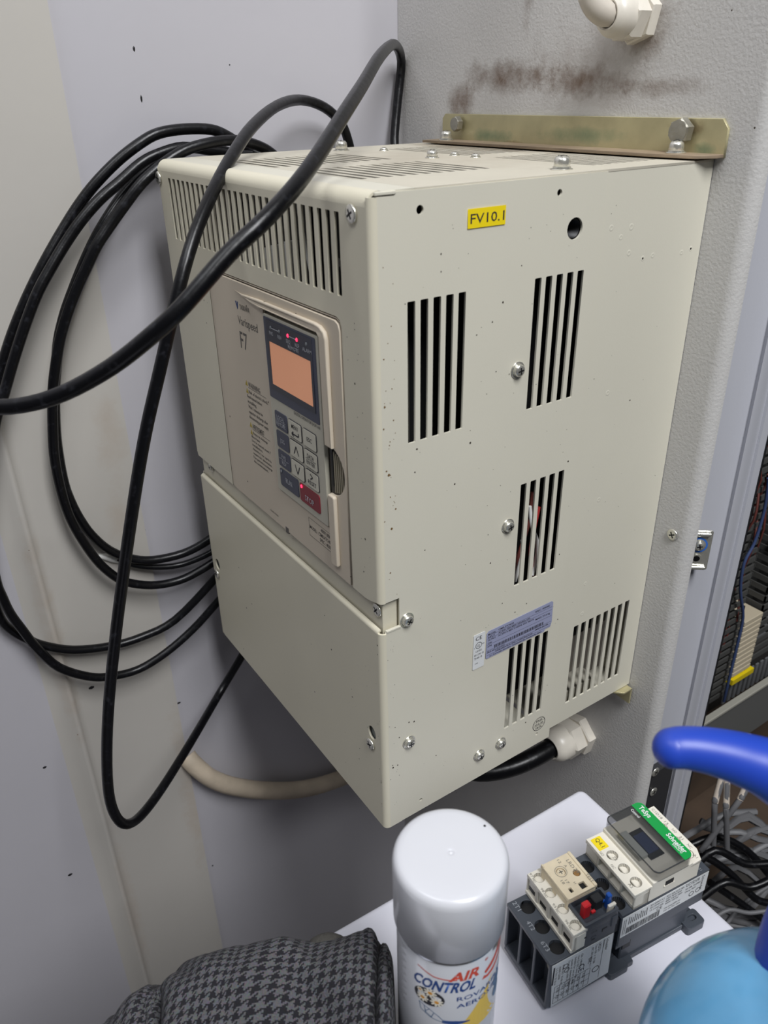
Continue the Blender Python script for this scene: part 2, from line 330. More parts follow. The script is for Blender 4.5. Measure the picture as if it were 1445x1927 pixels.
def screw(kit, O, n, parent, name='screw', spin=None, m=None, local=False, label=None):
    n = Vector(n).normalized(); q = n.to_track_quat('Z', 'Y').to_matrix().to_4x4()
    M = Matrix.Translation(O) @ q @ Matrix.Rotation(random.uniform(0, 1.5) if spin is None else spin, 4, 'Z')
    s = obj(name, kit[0], m or M_zinc, parent, M, local=local, smooth=50, label=label)
    if kit[1]: obj('washer', kit[1], m or M_zinc, s, local=True, smooth=40)
    obj('cross_recess', kit[2], M_black, s, local=True)
    return s
screw(FLAT, (0.3428, DP, -0.2931), (0, -1, 0), cab, label='flat countersunk screw in the rounded panel edge')
bs = screw(PAN, clp(0.44, 0.64), cn_, cl)
obj('blue_ring', lathe([(0.0045, 0.0), (0.0045, 0.0004), (0.0072, 0.0004), (0.0072, 0.0)], 24), mat('blue_nylon', (50, 104, 190), 0.4), bs, local=True)
M = Matrix.Translation(clp(0.42, 0.30)) @ cn_.to_track_quat('Z', 'Y').to_matrix().to_4x4()
obj('threaded_hole', lathe([(0.0045, 0), (0.0044, 0.0012), (0.003, 0.0012), (0.0028, 0.0)], 20), M_zinc, cl, M, smooth=40)
obj('hole_dark', lathe([(0.0028, 0.0009), (0, 0.0009)], 16), M_black, cl, M)
# lower corner hardware, black with round heads
hz0, hz1 = U(1245, 1440, 0, FX + 0.006).z, U(1215, 1560, 0, FX + 0.006).z
hw = obj('hinge_block', box((FX, DP + 0.012, hz1 - 0.05), (FX + 0.009, U(1252, 1500, 0, FX + 0.009).y + 0.004, hz0), 0.001), M_blkmetal, cab, label='dark hinge block with round screw heads')
screw(FLAT, U(1232, 1452, 0, FX + 0.009), (1, 0, 0), hw, m=M_blkmetal); screw(FLAT, U(1228, 1489, 0, FX + 0.009), (1, 0, 0), hw, m=M_bolt)
# interior
IX = 0.20
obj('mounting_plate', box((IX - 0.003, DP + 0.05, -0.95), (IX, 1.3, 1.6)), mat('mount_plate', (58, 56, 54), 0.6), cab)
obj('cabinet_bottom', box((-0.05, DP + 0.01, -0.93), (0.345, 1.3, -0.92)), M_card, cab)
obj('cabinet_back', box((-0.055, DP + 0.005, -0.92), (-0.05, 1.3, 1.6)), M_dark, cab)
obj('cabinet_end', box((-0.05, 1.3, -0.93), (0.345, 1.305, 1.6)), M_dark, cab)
# beam across the opening
b0, b1 = U(1322, 1362, 0, 0.335), U(1450, 1283, 0, 0.335); bb = U(1380, 1402, 0, 0.335)
obj('cross_beam', box((0.331, YF + 0.002, bb.z), (0.335, 1.2, b0.z), 0.002), mat('beam_grey', (92, 92, 90), 0.5), cab)
obj('beam_lip', box((0.331, YF + 0.002, b0.z - 0.0005), (0.339, 1.2, b0.z + 0.004), 0.001), mat('beam_lip', (150, 148, 138), 0.5), cab)
def slotted(name, label, x0, x1, ya, yb, za, zb, vertical, pitch, m, n):
    t = thing(name, label, 'cable duct', ((x0 + x1) / 2, (ya + yb) / 2, za))
    bx = []; 
    obj('duct_back', box((x0, ya, za), (x0 + 0.003, yb, zb)), m, t)
    for k in range(n):
        if vertical:
            z = zb - k * pitch
            if z - pitch * .55 < za: break
            bx += [((x0 + 0.003, ya, z - pitch * 0.55), (x1, ya + 0.002, z)), ((x0 + 0.003, yb - 0.002, z - pitch * 0.55), (x1, yb, z)), ((x1 - 0.002, ya, z - pitch * 0.55), (x1, yb - 0.001, z))]
        else:
            y = ya + k * pitch
            if y + pitch * .55 > yb: break
            bx += [((x1 - 0.002, y, za), (x1, y + pitch * 0.55, zb))]
    obj('duct_fingers', boxes(bx), m, t, kind='stuff'); return t
P1 = U(1367, 1160, 0, IX + 0.06); P2 = U(1398, 1160, 0, IX + 0.06)
bt = U(1340, 1330, 0, IX + 0.06).z
slotted('cable_duct', 'dark slotted wiring duct running upright just inside the cabinet opening', IX, IX + 0.06, P1.y - 0.028, P2.y, bt, 0.2, True, 0.0125, M_dgrey, 80)
P3 = U(1432, 1160, 0, IX + 0.06)
slotted('cable_duct', 'dark slotted wiring duct at the right picture edge beyond the terminal strip', IX, IX + 0.06, P3.y, P3.y + 0.08, bt + 0.03, 0.2, True, 0.014, M_dgrey, 80)
q0 = U(1382, 1335, 0, IX + 0.06); q1 = U(1445, 1245, 0, IX + 0.06)
slotted('cable_duct', 'pale grey slotted duct lying level above the cross beam', IX, IX + 0.058, P2.y + 0.004, 0.98, bt - 0.012, bt + 0.026, False, 0.011, M_lgrey, 40)
tb = thing('terminal_strip', 'narrow beige terminal strip between the two upright dark ducts', 'terminal strip', (IX, P2.y + 0.02, bt + 0.05))
ta, tc_ = U(1400, 1262, 0, IX + 0.064), U(1412, 1165, 0, IX + 0.064)
n = 11
for k in range(n):
    za = ta.z + (tc_.z - ta.z) * k / n; zb = ta.z + (tc_.z - ta.z) * (k + 0.85) / n
    tt = obj('terminal', box((IX, P2.y + 0.002, za), (IX + 0.064, P3.y - 0.004, zb), 0.0008), M_term, tb)
obj('yellow_marker', box((IX + 0.03, P2.y + 0.002, ta.z - 0.012), (IX + 0.066, P3.y + 0.004, ta.z - 0.004)), M_yel, tb)
z9 = U(1440, 1048, 0, IX + 0.06).z
tag(obj('yellow_tag', box((IX + 0.05, P3.y - 0.004, z9), (IX + 0.062, P3.y + 0.03, z9 + 0.007)), M_yel), 'small yellow marker tag at the right picture edge in the cabinet', 'marker')
tag(obj('blue_wire', tube([U(1446, 900, 0, IX + 0.068), U(1438, 960, 0, IX + 0.068), U(1420, 1020, 0, IX + 0.068), U(1400, 1060, 0, IX + 0.068), U(1393, 1110, 0, IX + 0.068), U(1398, 1160, 0, IX + 0.068), U(1388, 1210, 0, IX + 0.068), U(1376, 1260, 0, IX + 0.068), U(1362, 1320, 0, IX + 0.068)], 0.0019), M_bw, smooth=60), 'single blue wire winding down over the dark duct', 'wire')
bm = bmesh.new(); me_list = []
for k in range(26):
    y = random.uniform(P1.y - 0.018, P2.y - 0.002); z = random.uniform(bt + 0.12, 0.0)
    me_list.append([(IX + 0.05 + random.uniform(0, .014), y, z), (IX + 0.055 + random.uniform(0, .014), y + random.uniform(-.012, .012), z - 0.03), (IX + 0.05 + random.uniform(0, .014), y + random.uniform(-.012, .012), z - 0.07)])
def merged_tubes(L, r):
    bm = bmesh.new()
    for p in L:
        m_ = tube(p, r, res=4, sub=3); bm.from_mesh(m_); bpy.data.meshes.remove(m_)
    return bm2me(bm)
tag(obj('wire_bundle', merged_tubes(me_list, 0.0015), M_rw, smooth=60), 'tangle of thin red-brown wires spilling from the dark duct', 'wires', kind='stuff')
# loose grey cables low inside the cabinet, behind the white table top
def C3(name, label, cat, pts, r, m, group=None): return tag(obj(name, tube(pts, r), m, smooth=60), label, cat, group)
lab = ['pale-tipped grey cable hanging left below the cross beam', 'pale-tipped grey cable hanging in the middle below the cross beam', 'pale-tipped grey cable hanging right below the cross beam']
for k, ((x, y), (x2, y2), (x3, y3)) in enumerate([((1358, 1462), (1345, 1510), (1342, 1590)), ((1368, 1462), (1366, 1520), (1368, 1600)), ((1408, 1470), (1392, 1505), (1320, 1600))]):
    a = [D(x, y - 90, 0.94), D(x, y, 0.93), D(x2, y2, 0.93), D(x3, y3, 0.96)]
    t = thing('hanging_cable', lab[k], 'cable', a[3], group='cables under the cross beam')
    obj('sheath', tube([a[0], a[1], a[2] * 0.95 + a[1] * 0.05, a[2], a[3]], 0.0035), M_greycab, t, smooth=60)
    obj('pale_tip', tube([a[1], (a[1] + a[2]) / 2, a[2]], 0.0039), mat('pale_sleeve', (196, 184, 170), 0.6), t, smooth=60)
cl_ = [[(1300, 1640), (1345, 1600), (1400, 1625), (1450, 1625)], [(1320, 1690), (1365, 1660), (1410, 1670), (1450, 1655)], [(1290, 1640), (1320, 1612), (1370, 1640), (1420, 1690), (1450, 1700)],
       [(1340, 1730), (1372, 1712), (1410, 1718), (1450, 1712)], [(1335, 1660), (1380, 1690), (1450, 1740)], [(1300, 1590), (1350, 1575), (1405, 1600), (1450, 1650)], [(1350, 1760), (1400, 1700), (1450, 1665)], [(1360, 1740), (1400, 1745), (1450, 1760)]]
cn = ['black cable arching highest behind the contactor', 'black cable bending below the highest arch', 'black cable sagging toward the blue jug', 'thin pale cable lying beside the table corner', 'black cable running down right', 'black cable crossing left of the jug', 'thin pale grey cable rising to the right', 'grey cable nearest the table corner']
for k, pl in enumerate(cl_):
    thin = k in (3, 6, 7)
    C3('loose_cable', cn[k] + ' inside the cabinet bottom', 'cable', [D(x, y, 0.93 + 0.008 * k) for x, y in pl], 0.0026 if thin else 0.0045, M_greycab if thin else M_cable, 'loose cables in the cabinet bottom')
random.seed(5)
cl2 = []
for k in range(16):
    x0, y0 = random.uniform(1300, 1400), random.uniform(1560, 1760); cl2.append([D(x0 - 40, y0 + random.uniform(-20, 30), 0.99), D(x0, y0, 0.985), D(x0 + 50, y0 + random.uniform(-40, 20), 0.985), D(x0 + 110, y0 + random.uniform(-50, 30), 0.99)])
tag(obj('cable_heap', merged_tubes(cl2, 0.0042), M_greycab, smooth=60), 'heap of thin dusty grey cables behind the loose black ones', 'cables', kind='stuff')
tag(obj('dusty_board', box((0.02, 0.42, -0.915), (0.24, 0.8, -0.80), 0.003), M_card), 'brown dusty board lying low inside the cabinet', 'board')
# ---------------------------------------------------------------- mounting brackets
stain(M_yzinc, [(0.09, 0.285, 0.008, 0.06, 0.1, 0.012, 0.8), (0.2, 0.285, 0.012, 0.09, 0.1, 0.012, 0.7), (0.315, 0.285, 0.006, 0.02, 0.1, 0.01, 0.8)], (120, 142, 112)); stain(M_yzinc, [(0.30, 0.285, 0.02, 0.03, 0.1, 0.012, 0.7), (0.12, 0.285, 0.002, 0.03, 0.1, 0.006, 0.8)], (130, 100, 66))
br = thing('mounting_bracket', 'long yellow-zinc angle bracket bolted along the top rear of the drive', 'bracket', (0.175, DP, 0.0))
bx0, bx1, bz0, bz1 = 0.0162, 0.332, 0.0012, 0.0255
obj('upright_flange', plate([(bx0, bz0), (bx1, bz0), (bx1, bz1 - 0.006), (bx1 - 0.005, bz1), (bx0 + 0.004, bz1), (bx0, bz1 - 0.004)], [], 0.0025, (0, DP - 0.0026, 0), X3, Z3, bev=0.0004), M_yzinc, br)
obj('foot_flange', plate([(bx0, 0), (bx1, 0), (bx1, -0.008), (bx1 - 0.006, -0.020), (bx1 - 0.04, -0.024), (bx0, -0.024)], [], 0.0024, (0, DP - 0.0026, bz0 + 0.0024), X3, Y3, bev=0.0004), stain(mat('dirty_zinc', (150, 132, 110), 0.6, metal=0.2, vary=0.15, vscale=60), [], (0, 0, 0)), br, label='rust-brown dusty foot of the angle')
def hexbolt(O, n, r, h, parent):
    me = lathe([(r * 0.45, h), (r * 0.9, h * 0.97), (r, h * 0.8), (r, 0), (0, 0)], 6)
    me2 = lathe([(0, h * 1.02), (r * 0.5, h * 1.01), (r * 0.84, h * 0.99), (r * 0.86, h * 0.5)], 24)
    q = Vector(n).to_track_quat('Z', 'Y').to_matrix().to_4x4(); M = Matrix.Translation(O) @ q @ Matrix.Rotation(0.35, 4, 'Z')
    b = obj('hex_bolt', me, M_bolt, parent, M); obj('bolt_face', me2, M_bolt, b, local=True, smooth=30)
    return b
hexbolt((0.0445, DP - 0.005, 0.0172), (0, -1, 0), 0.0066, 0.006, br); hexbolt((0.2985, DP - 0.005, 0.0172), (0, -1, 0), 0.0088, 0.0075, br)
screw(BIG, (0.040, 0.272, 0.0036), Z3, br); screw(BIG, (0.3005, 0.275, 0.0036), Z3, br)
lb = thing('mounting_bracket', 'small yellow-zinc bracket tab under the lower rear corner of the drive', 'bracket', (0.317, 0.27, -0.472))
obj('tab', plate([(0.296, DP - 0.003), (0.330, DP - 0.003), (0.330, 0.274), (0.322, 0.266), (0.296, 0.266)], [], 0.002, (0, 0, -0.4702), X3, Y3, bev=0.0003), M_yzinc, lb)
obj('upright', box((0.296, DP - 0.0045, -0.489), (0.330, DP - 0.0026, -0.471), 0.0004), M_yzinc, lb)
# ---------------------------------------------------------------- the drive
dv = thing('frequency_inverter', 'large beige metal frequency inverter with vent slots, keypad and orange display on the cabinet side', 'inverter', (W / 2, DP / 2, -H))
T = 0.0015; RB = 0.0045; RT = 0.008; yf = 0.0156
def sl(x0, x1, z0, z1, r=0.0006): return rrect(min(x0, x1), min(z0, z1), max(x0, x1), max(z0, z1), r, 2)
# upper front cover
zc = -0.2640
fs = [sl(0.0256 + k * 0.00969, 0.0256 + k * 0.00969 + 0.0053, -0.0127, -0.0597) for k in range(28)]
pan = [(0.0868, zc - 0.001), (0.2903, zc - 0.001)] + [(0.2903 - 0.006 + 0.006 * math.cos(t), -0.0729 - 0.006 + 0.006 * math.sin(t)) for t in (0, .5, 1.05, 1.57)] + [(0.0868 + 0.003, -0.0729), (0.0868, -0.0759)]
out = [(RB, zc + 0.002), (RB + 0.002, zc), (0.0868, zc)] + [(p[0], p[1]) for p in (pan[0:1])][:0]
outer = [(RB, zc + 0.004), (RB + 0.001, zc), (0.0866, zc), (0.0866, -0.0759), (0.0896, -0.0727), (0.2845, -0.0727), (0.2885, -0.0744), (0.2903, -0.0788), (0.2903, zc - 0.0), (0.306, zc - 0.0), (0.312, zc + 0.001), (W - RB, zc + 0.0035), (W - RB, -RT), (RB, -RT)]
uc = obj('upper_cover', plate(outer, fs, T, (0, 0, 0), X3, Z3), M_front, dv, label='upper front cover with a row of tall vent slots')
def bend(p0, p1, c_off, n0, n1, r, seg=8):
    """quarter-round sheet corner swept from p0 to p1; n0,n1 = outward normals at its two ends; p = arc centre"""
    p0, p1, n0, n1 = Vector(p0), Vector(p1), Vector(n0), Vector(n1); bm = bmesh.new(); R_ = []
    for k in range(seg + 1):
        t = math.pi / 2 * k / seg; d = n0 * math.cos(t) + n1 * math.sin(t); R_.append([bm.verts.new(p + d * q) for p in (p0, p1) for q in (r, r - T)])
    for a, b in zip(R_, R_[1:]):
        bm.faces.new([a[0], b[0], b[2], a[2]]); bm.faces.new([a[1], a[3], b[3], b[1]]); bm.faces.new([a[0], a[1], b[1], b[0]]); bm.faces.new([a[2], b[2], b[3], a[3]])
    bm.faces.new([R_[0][i] for i in (0, 2, 3, 1)]); bm.faces.new([R_[-1][i] for i in (0, 1, 3, 2)])
    return bm2me(bm)
FN, SN, LN, UN, DN = (0, -1, 0), (1, 0, 0), (-1, 0, 0), (0, 0, 1), (0, 0, -1)
obj('edge_bend', bend((W - RB, RB, zc + 0.0035), (W - RB, RB, -0.003), 0, FN, SN, RB), M_front, uc, smooth=60)
obj('edge_bend', bend((RB, RB, zc + 0.0035), (RB, RB, -0.006), 0, FN, LN, RB), M_front, uc, smooth=60)
obj('edge_bend', bend((RB, RT, -RT), (W - RB, RT, -RT), 0, FN, UN, RT), M_front, uc, smooth=60)
obj('side_flange', plate(rect(RB, zc + 0.004, yf, -0.0028), [], T, (W, 0, 0), Y3, Z3), M_drive, uc)
obj('side_flange', plate(rect(-yf, zc + 0.004, -RB, -0.006), [], T, (0, 0, 0), (0, -1, 0), Z3), M_drive, uc)
obj('top_flange', plate(rect(RB, RT, W - 0.001, 0.030), [], T, (0, 0, 0), X3, Y3), M_drive, uc)
obj('corner_tab', box((W - 0.0016, 0.0030, -0.0022), (W + 0.0003, yf + 0.001, -0.0002), 0.0004), M_drive, uc)
# inner chassis front strip between the covers
ch = obj('chassis', plate(rect(0.004, -H + 0.01, W - 0.004, -0.0755), [], T, (0, 0.0042, 0), X3, Z3), M_front, dv)
for n_, a in (('chassis_side', W - 0.0046), ('chassis_side', 0.0046)): obj(n_, box((a - 0.0008, 0.0045, -0.295), (a + 0.0008, 0.02, -0.255)), M_front, ch)
# lower front cover
zl = -0.2842
mz = -0.4705
lo = [(RB, -0.4580), (RB + 0.001, -H + 0.002), (RB + 0.004, -H), (W - RB, -H), (W - RB, zl - 0.003), (RB, zl - 0.003)]
def keyhole(x, z): return [(x - 0.0045 * math.sin(t) * (1 if True else 1), z + 0.0) for t in ()] 
kh = [circle(0.3090, -0.3868, 0.0052, 18, 0.0062), circle(0.0172, -0.3832, 0.0052, 18, 0.0062)]
lc = obj('lower_cover', plate(lo, kh, T, (0, 0, 0), X3, Z3), M_front, dv, label='plain lower terminal cover with keyhole slots')
obj('keyhole_back', box((0.300, 0.0025, -0.396), (0.317, 0.0035, -0.378)), mat('grey_behind', (120, 124, 122), 0.5), lc); obj('keyhole_back', box((0.008, 0.0025, -0.396), (0.026, 0.0035, -0.375)), mat('grey_behind2', (120, 124, 122), 0.5), lc)
obj('edge_bend', bend((W - RB, RB, -H), (W - RB, RB, zl - 0.002), 0, FN, SN, RB), M_front, lc, smooth=60)
obj('edge_bend', bend((RB, RB, -H), (RB, RB, zl - 0.003), 0, FN, LN, RB), M_front, lc, smooth=60)
obj('edge_bend', bend((RB, 0.003, zl - 0.003), (W - RB, 0.003, zl - 0.003), 0, FN, UN, 0.003), M_front, lc, smooth=60)
obj('side_flange', plate(rect(RB, -H, yf, zl), [], T, (W, 0, 0), Y3, Z3), M_drive, lc)
obj('top_lip', box((W - 0.0016, RB, zl - 0.001), (W + 0.0006, yf + 0.001, zl + 0.0008), 0.0003), M_drive, lc)
obj('side_flange', plate(rect(-yf, -H, -RB, zl), [], T, (0, 0, 0), (0, -1, 0), Z3), M_drive, lc)
# side panels with slot groups and holes
def grp(y0, y1, n, z0, z1):
    w = 0.0056; p = (y1 - y0 - w) / (n - 1); return [sl(y0 + k * p, y0 + k * p + w, z0, z1) for k in range(n)]
hs = grp(0.0238, 0.0668, 5, -0.0602, -0.1480) + grp(0.1228, 0.1663, 5, -0.0600, -0.1482) + grp(0.1229, 0.1662, 5, -0.2050, -0.2922) + grp(0.1229, 0.1656, 5, -0.3522, -0.4382)
hs += [circle(0.0326, -0.0113, 0.0025, 14), circle(0.1384, -0.0105, 0.0021, 14), circle(0.1544, -0.0330, 0.0068, 24), circle(0.0348, -0.4668, 0.0016, 10), circle(0.1636, -0.4660, 0.0016, 10)]
sp = obj('side_panel', plate(rect(yf + 0.0001, -H, 0.1800, -0.0010), hs, T, (W - 0.0002, 0, 0), Y3, Z3), M_drive, dv, label='right side panel with four groups of five vent slots')
rs = obj('rear_side_panel', plate(rect(0.1775, -0.4696, DP - 0.0006, -0.0006), grp(0.1982, 0.2686, 8, -0.3632, -0.4492), T, (W - 0.0012, 0, 0), Y3, Z3), M_drive, dv, label='rear part of the side with eight vent slots and dimples')
for (y, z, r, dk) in [(0.2093, -0.0374, 0.0019, 0), (0.2251, -0.0598, 0.0015, 1), (0.277, -0.059, 0.0015, 1), (0.1896, -0.0362, 0.0017, 2), (0.21, -0.0544, 0.0017, 2), (0.2354, -0.0589, 0.0015, 2), (0.2669, -0.0605, 0.0015, 2), (0.2, -0.0431, 0.0015, 2), (0.2054, -0.1537, 0.0017, 2), (0.2101, -0.244, 0.0017, 2), (0.2062, -0.3219, 0.0015, 2), (0.2068, -0.3531, 0.0018, 0)]:
    M = Matrix.Translation((W - 0.0012, y, z)) @ Matrix.Rotation(math.pi / 2, 4, 'Y')
    d = obj('dimple', lathe([(0, 0.00004), (r * 0.5, 0.00004), (r * 0.8, 0.00016), (r * 1.0, 0.00014), (r * 1.3, 0)], 14), M_drive if dk != 1 else M_drive, rs, M, smooth=60)
    if dk == 1: obj('pin_hole', lathe([(0, 0.00010), (r * 0.5, 0.00010)], 10), M_black, d, local=True)
# threaded knockout ring in the big side hole
M = Matrix.Translation((W - 0.012, 0.1544, -0.0330)) @ Matrix.Rotation(math.pi / 2, 4, 'Y')
pr_ = []
for k in range(8): pr_ += [(0.0066, 0.0014 * k), (0.0058, 0.0014 * k + 0.0007)]
obj('threaded_bush', lathe([(0, 0)] + pr_, 24, caps=False), M_black, sp, M, smooth=20)
# closing sheets: left, bottom, back, top
obj('left_panel', plate(rect(-DP + 0.001, -0.4696, -yf, -0.001), [], T, (0.0002, 0, 0), (0, -1, 0), Z3), M_drive, dv)
obj('back_panel', box((0.001, DP - 0.0028, -0.4696), (W - 0.002, DP - 0.0006, -0.001)), M_drive, dv)
obj('bottom_panel', box((0.002, 0.002, -H + 0.002), (W - 0.002, 0.178, -H + 0.0035)), M_drive, dv); obj('rear_bottom_panel', box((0.002, 0.178, -0.4696), (W - 0.002, DP - 0.003, -0.468)), M_drive, dv)
M_top = mat('dusty_enamel', (196, 190, 174), 0.6, bump=0.1, bscale=500, vary=0.03, vscale=30)
stain(M_top, [(0.1, 0.26, 0, 0.2, 0.06, 0.1, 0.7), (0.16, 0.16, 0, 0.25, 0.16, 0.1, 0.25)], (150, 132, 108))
th = [rrect(x0, y, x1, y + 0.0045, 0.0008, 2) for x0, x1 in ((0.066, 0.150), (0.180, 0.264)) for y in [0.034 + 0.0096 * k for k in range(11)]]
th += [rrect(x0, y, x1, y + 0.0036, 0.0006, 2) for x0, x1 in ((0.05, 0.165), (0.195, 0.297)) for y in [0.196 + 0.0075 * k for k in range(9)]]
tp = obj('top_panel', plate(rect(0.001, 0.0302, W - 0.001, DP - 0.001), th, T, (0, 0, 0), X3, Y3), M_top, dv, label='dusty top sheet with rows of vent slots')
for kit, x, y in ((TOPS, 0.166, 0.1605), (TINY, 0.160, 0.187), (TINY, 0.187, 0.186), (BIG, 0.3035, 0.160), (BIG, 0.036, 0.158), (TINY, 0.069, 0.181)): screw(kit, (x, y, 0.0), Z3, tp)
# screws
for x, z in ((0.3069, -0.0124), (0.0058, -0.0140)): screw(FLAT, (x, 0, z), FN, uc, label=None)
for x, z in ((0.3153, -0.2705), (0.0275, -0.2694)): screw(PANS if x < .1 else FLAT, (x, 0.0042, z), FN, ch)
for x, z in ((0.3069, -0.3996), (0.0126, -0.3968)): screw(FLAT, (x, 0, z), FN, lc)
for y, z in ((0.1123, -0.1175), (0.1123, -0.2351), (0.0219, -0.2807), (0.0230, -0.3962), (0.0955, -0.4518), (0.1197, -0.4518)): screw(PAN, (W, y, z), SN, sp)
random.seed(21)
def spots(lst, O, ex, ey, m, parent):
    F = frame(O, ex, ey); bm = bmesh.new()
    for a, b, r in lst:
        k = 7; c = [F @ Vector((a + r * random.uniform(.7, 1.2) * math.cos(2 * math.pi * i / k), b + r * random.uniform(.7, 1.3) * math.sin(2 * math.pi * i / k), 0.0001)) for i in range(k)]
        bm.faces.new([bm.verts.new(p) for p in c])
    me = bpy.data.meshes.new('s'); bm.to_mesh(me); bm.free(); obj('dirt_spots', me, m, parent, kind='stuff')
M_sp1 = mat('rusty_spot', (112, 84, 44), 0.7); M_sp2 = mat('dark_spot', (58, 50, 42), 0.7)
sr = lambda: 0.00022 + 0.0006 * random.random() ** 4
def okp(a, b): return not any(min(p[0] for p in h) - .001 < a < max(p[0] for p in h) + .001 and min(p[1] for p in h) - .001 < b < max(p[1] for p in h) + .001 for h in hs)
A_ = [(random.uniform(0.018, 0.176), -random.uniform(0.02, 0.46), sr()) for _ in range(120)]
spots([p for p in A_ if okp(p[0], p[1])], (W - 0.0002, 0, 0), Y3, Z3, M_sp2, sp)
spots([(random.uniform(0.182, 0.28), -random.uniform(0.02, 0.34), sr()) for _ in range(24)], (W - 0.0012, 0, 0), Y3, Z3, M_sp2, rs)
spots([(random.uniform(0.005, 0.0145), -random.uniform(0.02, 0.26), sr() * 1.4) for _ in range(34)], (W, 0, 0), Y3, Z3, M_sp1, uc)
spots([(random.uniform(0.296, 0.318), -random.uniform(0.05, 0.26), sr() * 1.2) for _ in range(20)] + [(random.uniform(0.01, 0.08), -random.uniform(0.07, 0.25), sr()) for _ in range(8)], (0, 0, 0), X3, Z3, M_sp2, uc)
spots([(0.32 - 0.3 * random.random() ** 2.2, -random.uniform(0.29, 0.47), sr()) for _ in range(46)], (0, 0, 0), X3, Z3, M_sp2, lc)
spots([(random.uniform(0.005, 0.0145), -random.uniform(0.29, 0.47), sr()) for _ in range(22)], (W, 0, 0), Y3, Z3, M_sp2, lc)
# inside
ins = obj('inner_bulkhead', box((0.012, 0.030, -0.465), (0.3, 0.034, -0.004)), M_dark, dv)
obj('inner_sheet', box((0.006, 0.0120, -0.0745), (0.128, 0.0135, -0.004)), M_inner, ins); obj('inner_sheet', box((0.128, 0.018, -0.0745), (0.22, 0.0195, -0.004)), mat('inner_sheet2', (40, 38, 36), 0.6), ins)
for x, a, b in ((0.118, -.046, -.075), (0.134, -.045, -.075), (0.150, -.043, -.075), (0.176, -.048, -.07), (0.187, -.045, -.068), (0.207, -.04, -.07)): obj('terminal_rib', box((x, 0.008, b), (x + 0.0022, 0.0175, a)), M_white, ins)
for x in (0.165, 0.175, 0.186, 0.197): obj('terminal_cube', box((x, 0.010, -0.075), (x + 0.006, 0.017, -0.064)), mat('term_cream', (186, 180, 160), 0.5), ins)
for x, z in ((0.262, -0.045), (0.275, -0.052), (0.285, -0.046), (0.268, -0.057), (0.287, -0.056)): obj('connector', box((x, 0.014, z - 0.003), (x + 0.006, 0.02, z + 0.001)), M_inkg, ins)
obj('inner_wire', tube([(0.222, 0.012, -0.012), (0.226, 0.012, -0.03), (0.234, 0.013, -0.06)], 0.0014), M_white, ins, smooth=60)
obj('heat_sink_wall', box((0.285, 0.020, -0.46), (0.2865, 0.052, -0.02)), mat('inner_grey', (104, 101, 92), 0.6), ins)
obj('inner_box', box((0.27, 0.036, -0.46), (0.275, 0.28, -0.01)), M_dark, ins)
for c, p in ((M_rw, [(0.316, .126, -.295), (0.314, .138, -.268), (0.312, .146, -.25), (0.31, .15, -.225)]), (mat('red_wire', (170, 52, 50), 0.5), [(0.318, .150, -.296), (0.316, .147, -.276), (0.312, .152, -.262), (0.31, .158, -.24)]),
             (M_white, [(0.315, .133, -.296), (0.316, .138, -.272), (0.313, .14, -.262)]), (M_white, [(0.319, .148, -.294), (0.317, .153, -.27), (0.314, .148, -.252), (0.312, .146, -.235)]), (M_rw, [(0.318, .124, -.28), (0.317, .128, -.295)])):
    obj('inner_wire', tube(p, 0.0016), c, ins, smooth=60)
obj('inner_fan', box((0.300, 0.205, -0.452), (0.302, 0.27, -0.4)), mat('fan_grey', (110, 104, 96), 0.6), ins); obj('inner_rail', box((0.30, 0.19, -0.46), (0.32, 0.24, -0.440)), mat('rail_grey', (150, 146, 134), 0.6), ins)
# ------------ plastic front panel
fp = obj('front_panel', plate([(0.0932, -0.2632), (0.0932, -0.0768), (0.0948, -0.0752), (0.283, -0.0752), (0.2868, -0.0768), (0.2886, -0.081), (0.2886, -0.2632)],
      [[(0.1836, -0.2282), (0.1836, -0.0880), (0.1852, -0.0866), (0.2650, -0.0866), (0.2664, -0.0880), (0.2664, -0.1624)] + [(0.2690 + 0.0178 * math.sin(t), -0.1803 + 0.0180 * math.cos(t)) for t in [math.pi * k / 14 for k in range(0, 15)]] + [(0.2664, -0.1985), (0.2664, -0.2282)]],
      0.0022, (0, -0.0008, 0), X3, Z3, bev=0.0004), M_plas, dv, label='warm beige plastic front panel with printed warnings')
obj('panel_border', plate([(0.0872, -0.2632), (0.0872, -0.0765), (0.0895, -0.0735), (0.284, -0.0735), (0.288, -0.0752), (0.2896, -0.079), (0.2896, -0.2632), (0.2892, -0.2632), (0.2892, -0.0791), (0.2877, -0.0757), (0.284, -0.0742), (0.0922, -0.0742), (0.0922, -0.2632)], [], 0.002, (0, 0.0002, 0), X3, Z3), M_plas, fp)
obj('panel_back', box((0.0868, 0.0022, -0.263), (0.290, 0.0040, -0.0735)), M_inkg, fp)
# raised rim: tapering swoosh, top rim, right rim in two pieces, foot
rimp = [(0.1370, -0.0822), (0.150, -0.0828), (0.181, -0.0812), (0.262, -0.0806), (0.2685, -0.0814), (0.2738, -0.0842), (0.2756, -0.0890), (0.2756, -0.1618), (0.2668, -0.1618), (0.2668, -0.0888), (0.2645, -0.0866), (0.186, -0.0866), (0.181, -0.0872), (0.165, -0.0862)]
me = plate(rimp, [], 0.0032, (0, -0.0038, 0), X3, Z3, bev=0.0011)
for v in me.vertices:
    if v.co.x < 0.188 and v.co.y < -0.0009: v.co.y = -0.0009 + (v.co.y + 0.0009) * max(0.0, (v.co.x - 0.137) / 0.051)
obj('raised_rim', me, M_plas, fp, smooth=50)
obj('raised_rim', plate(rrect(0.2668, -0.2545, 0.2756, -0.1978, 0.002), [], 0.0032, (0, -0.0038, 0), X3, Z3, bev=0.0011), M_plas, fp, smooth=50)
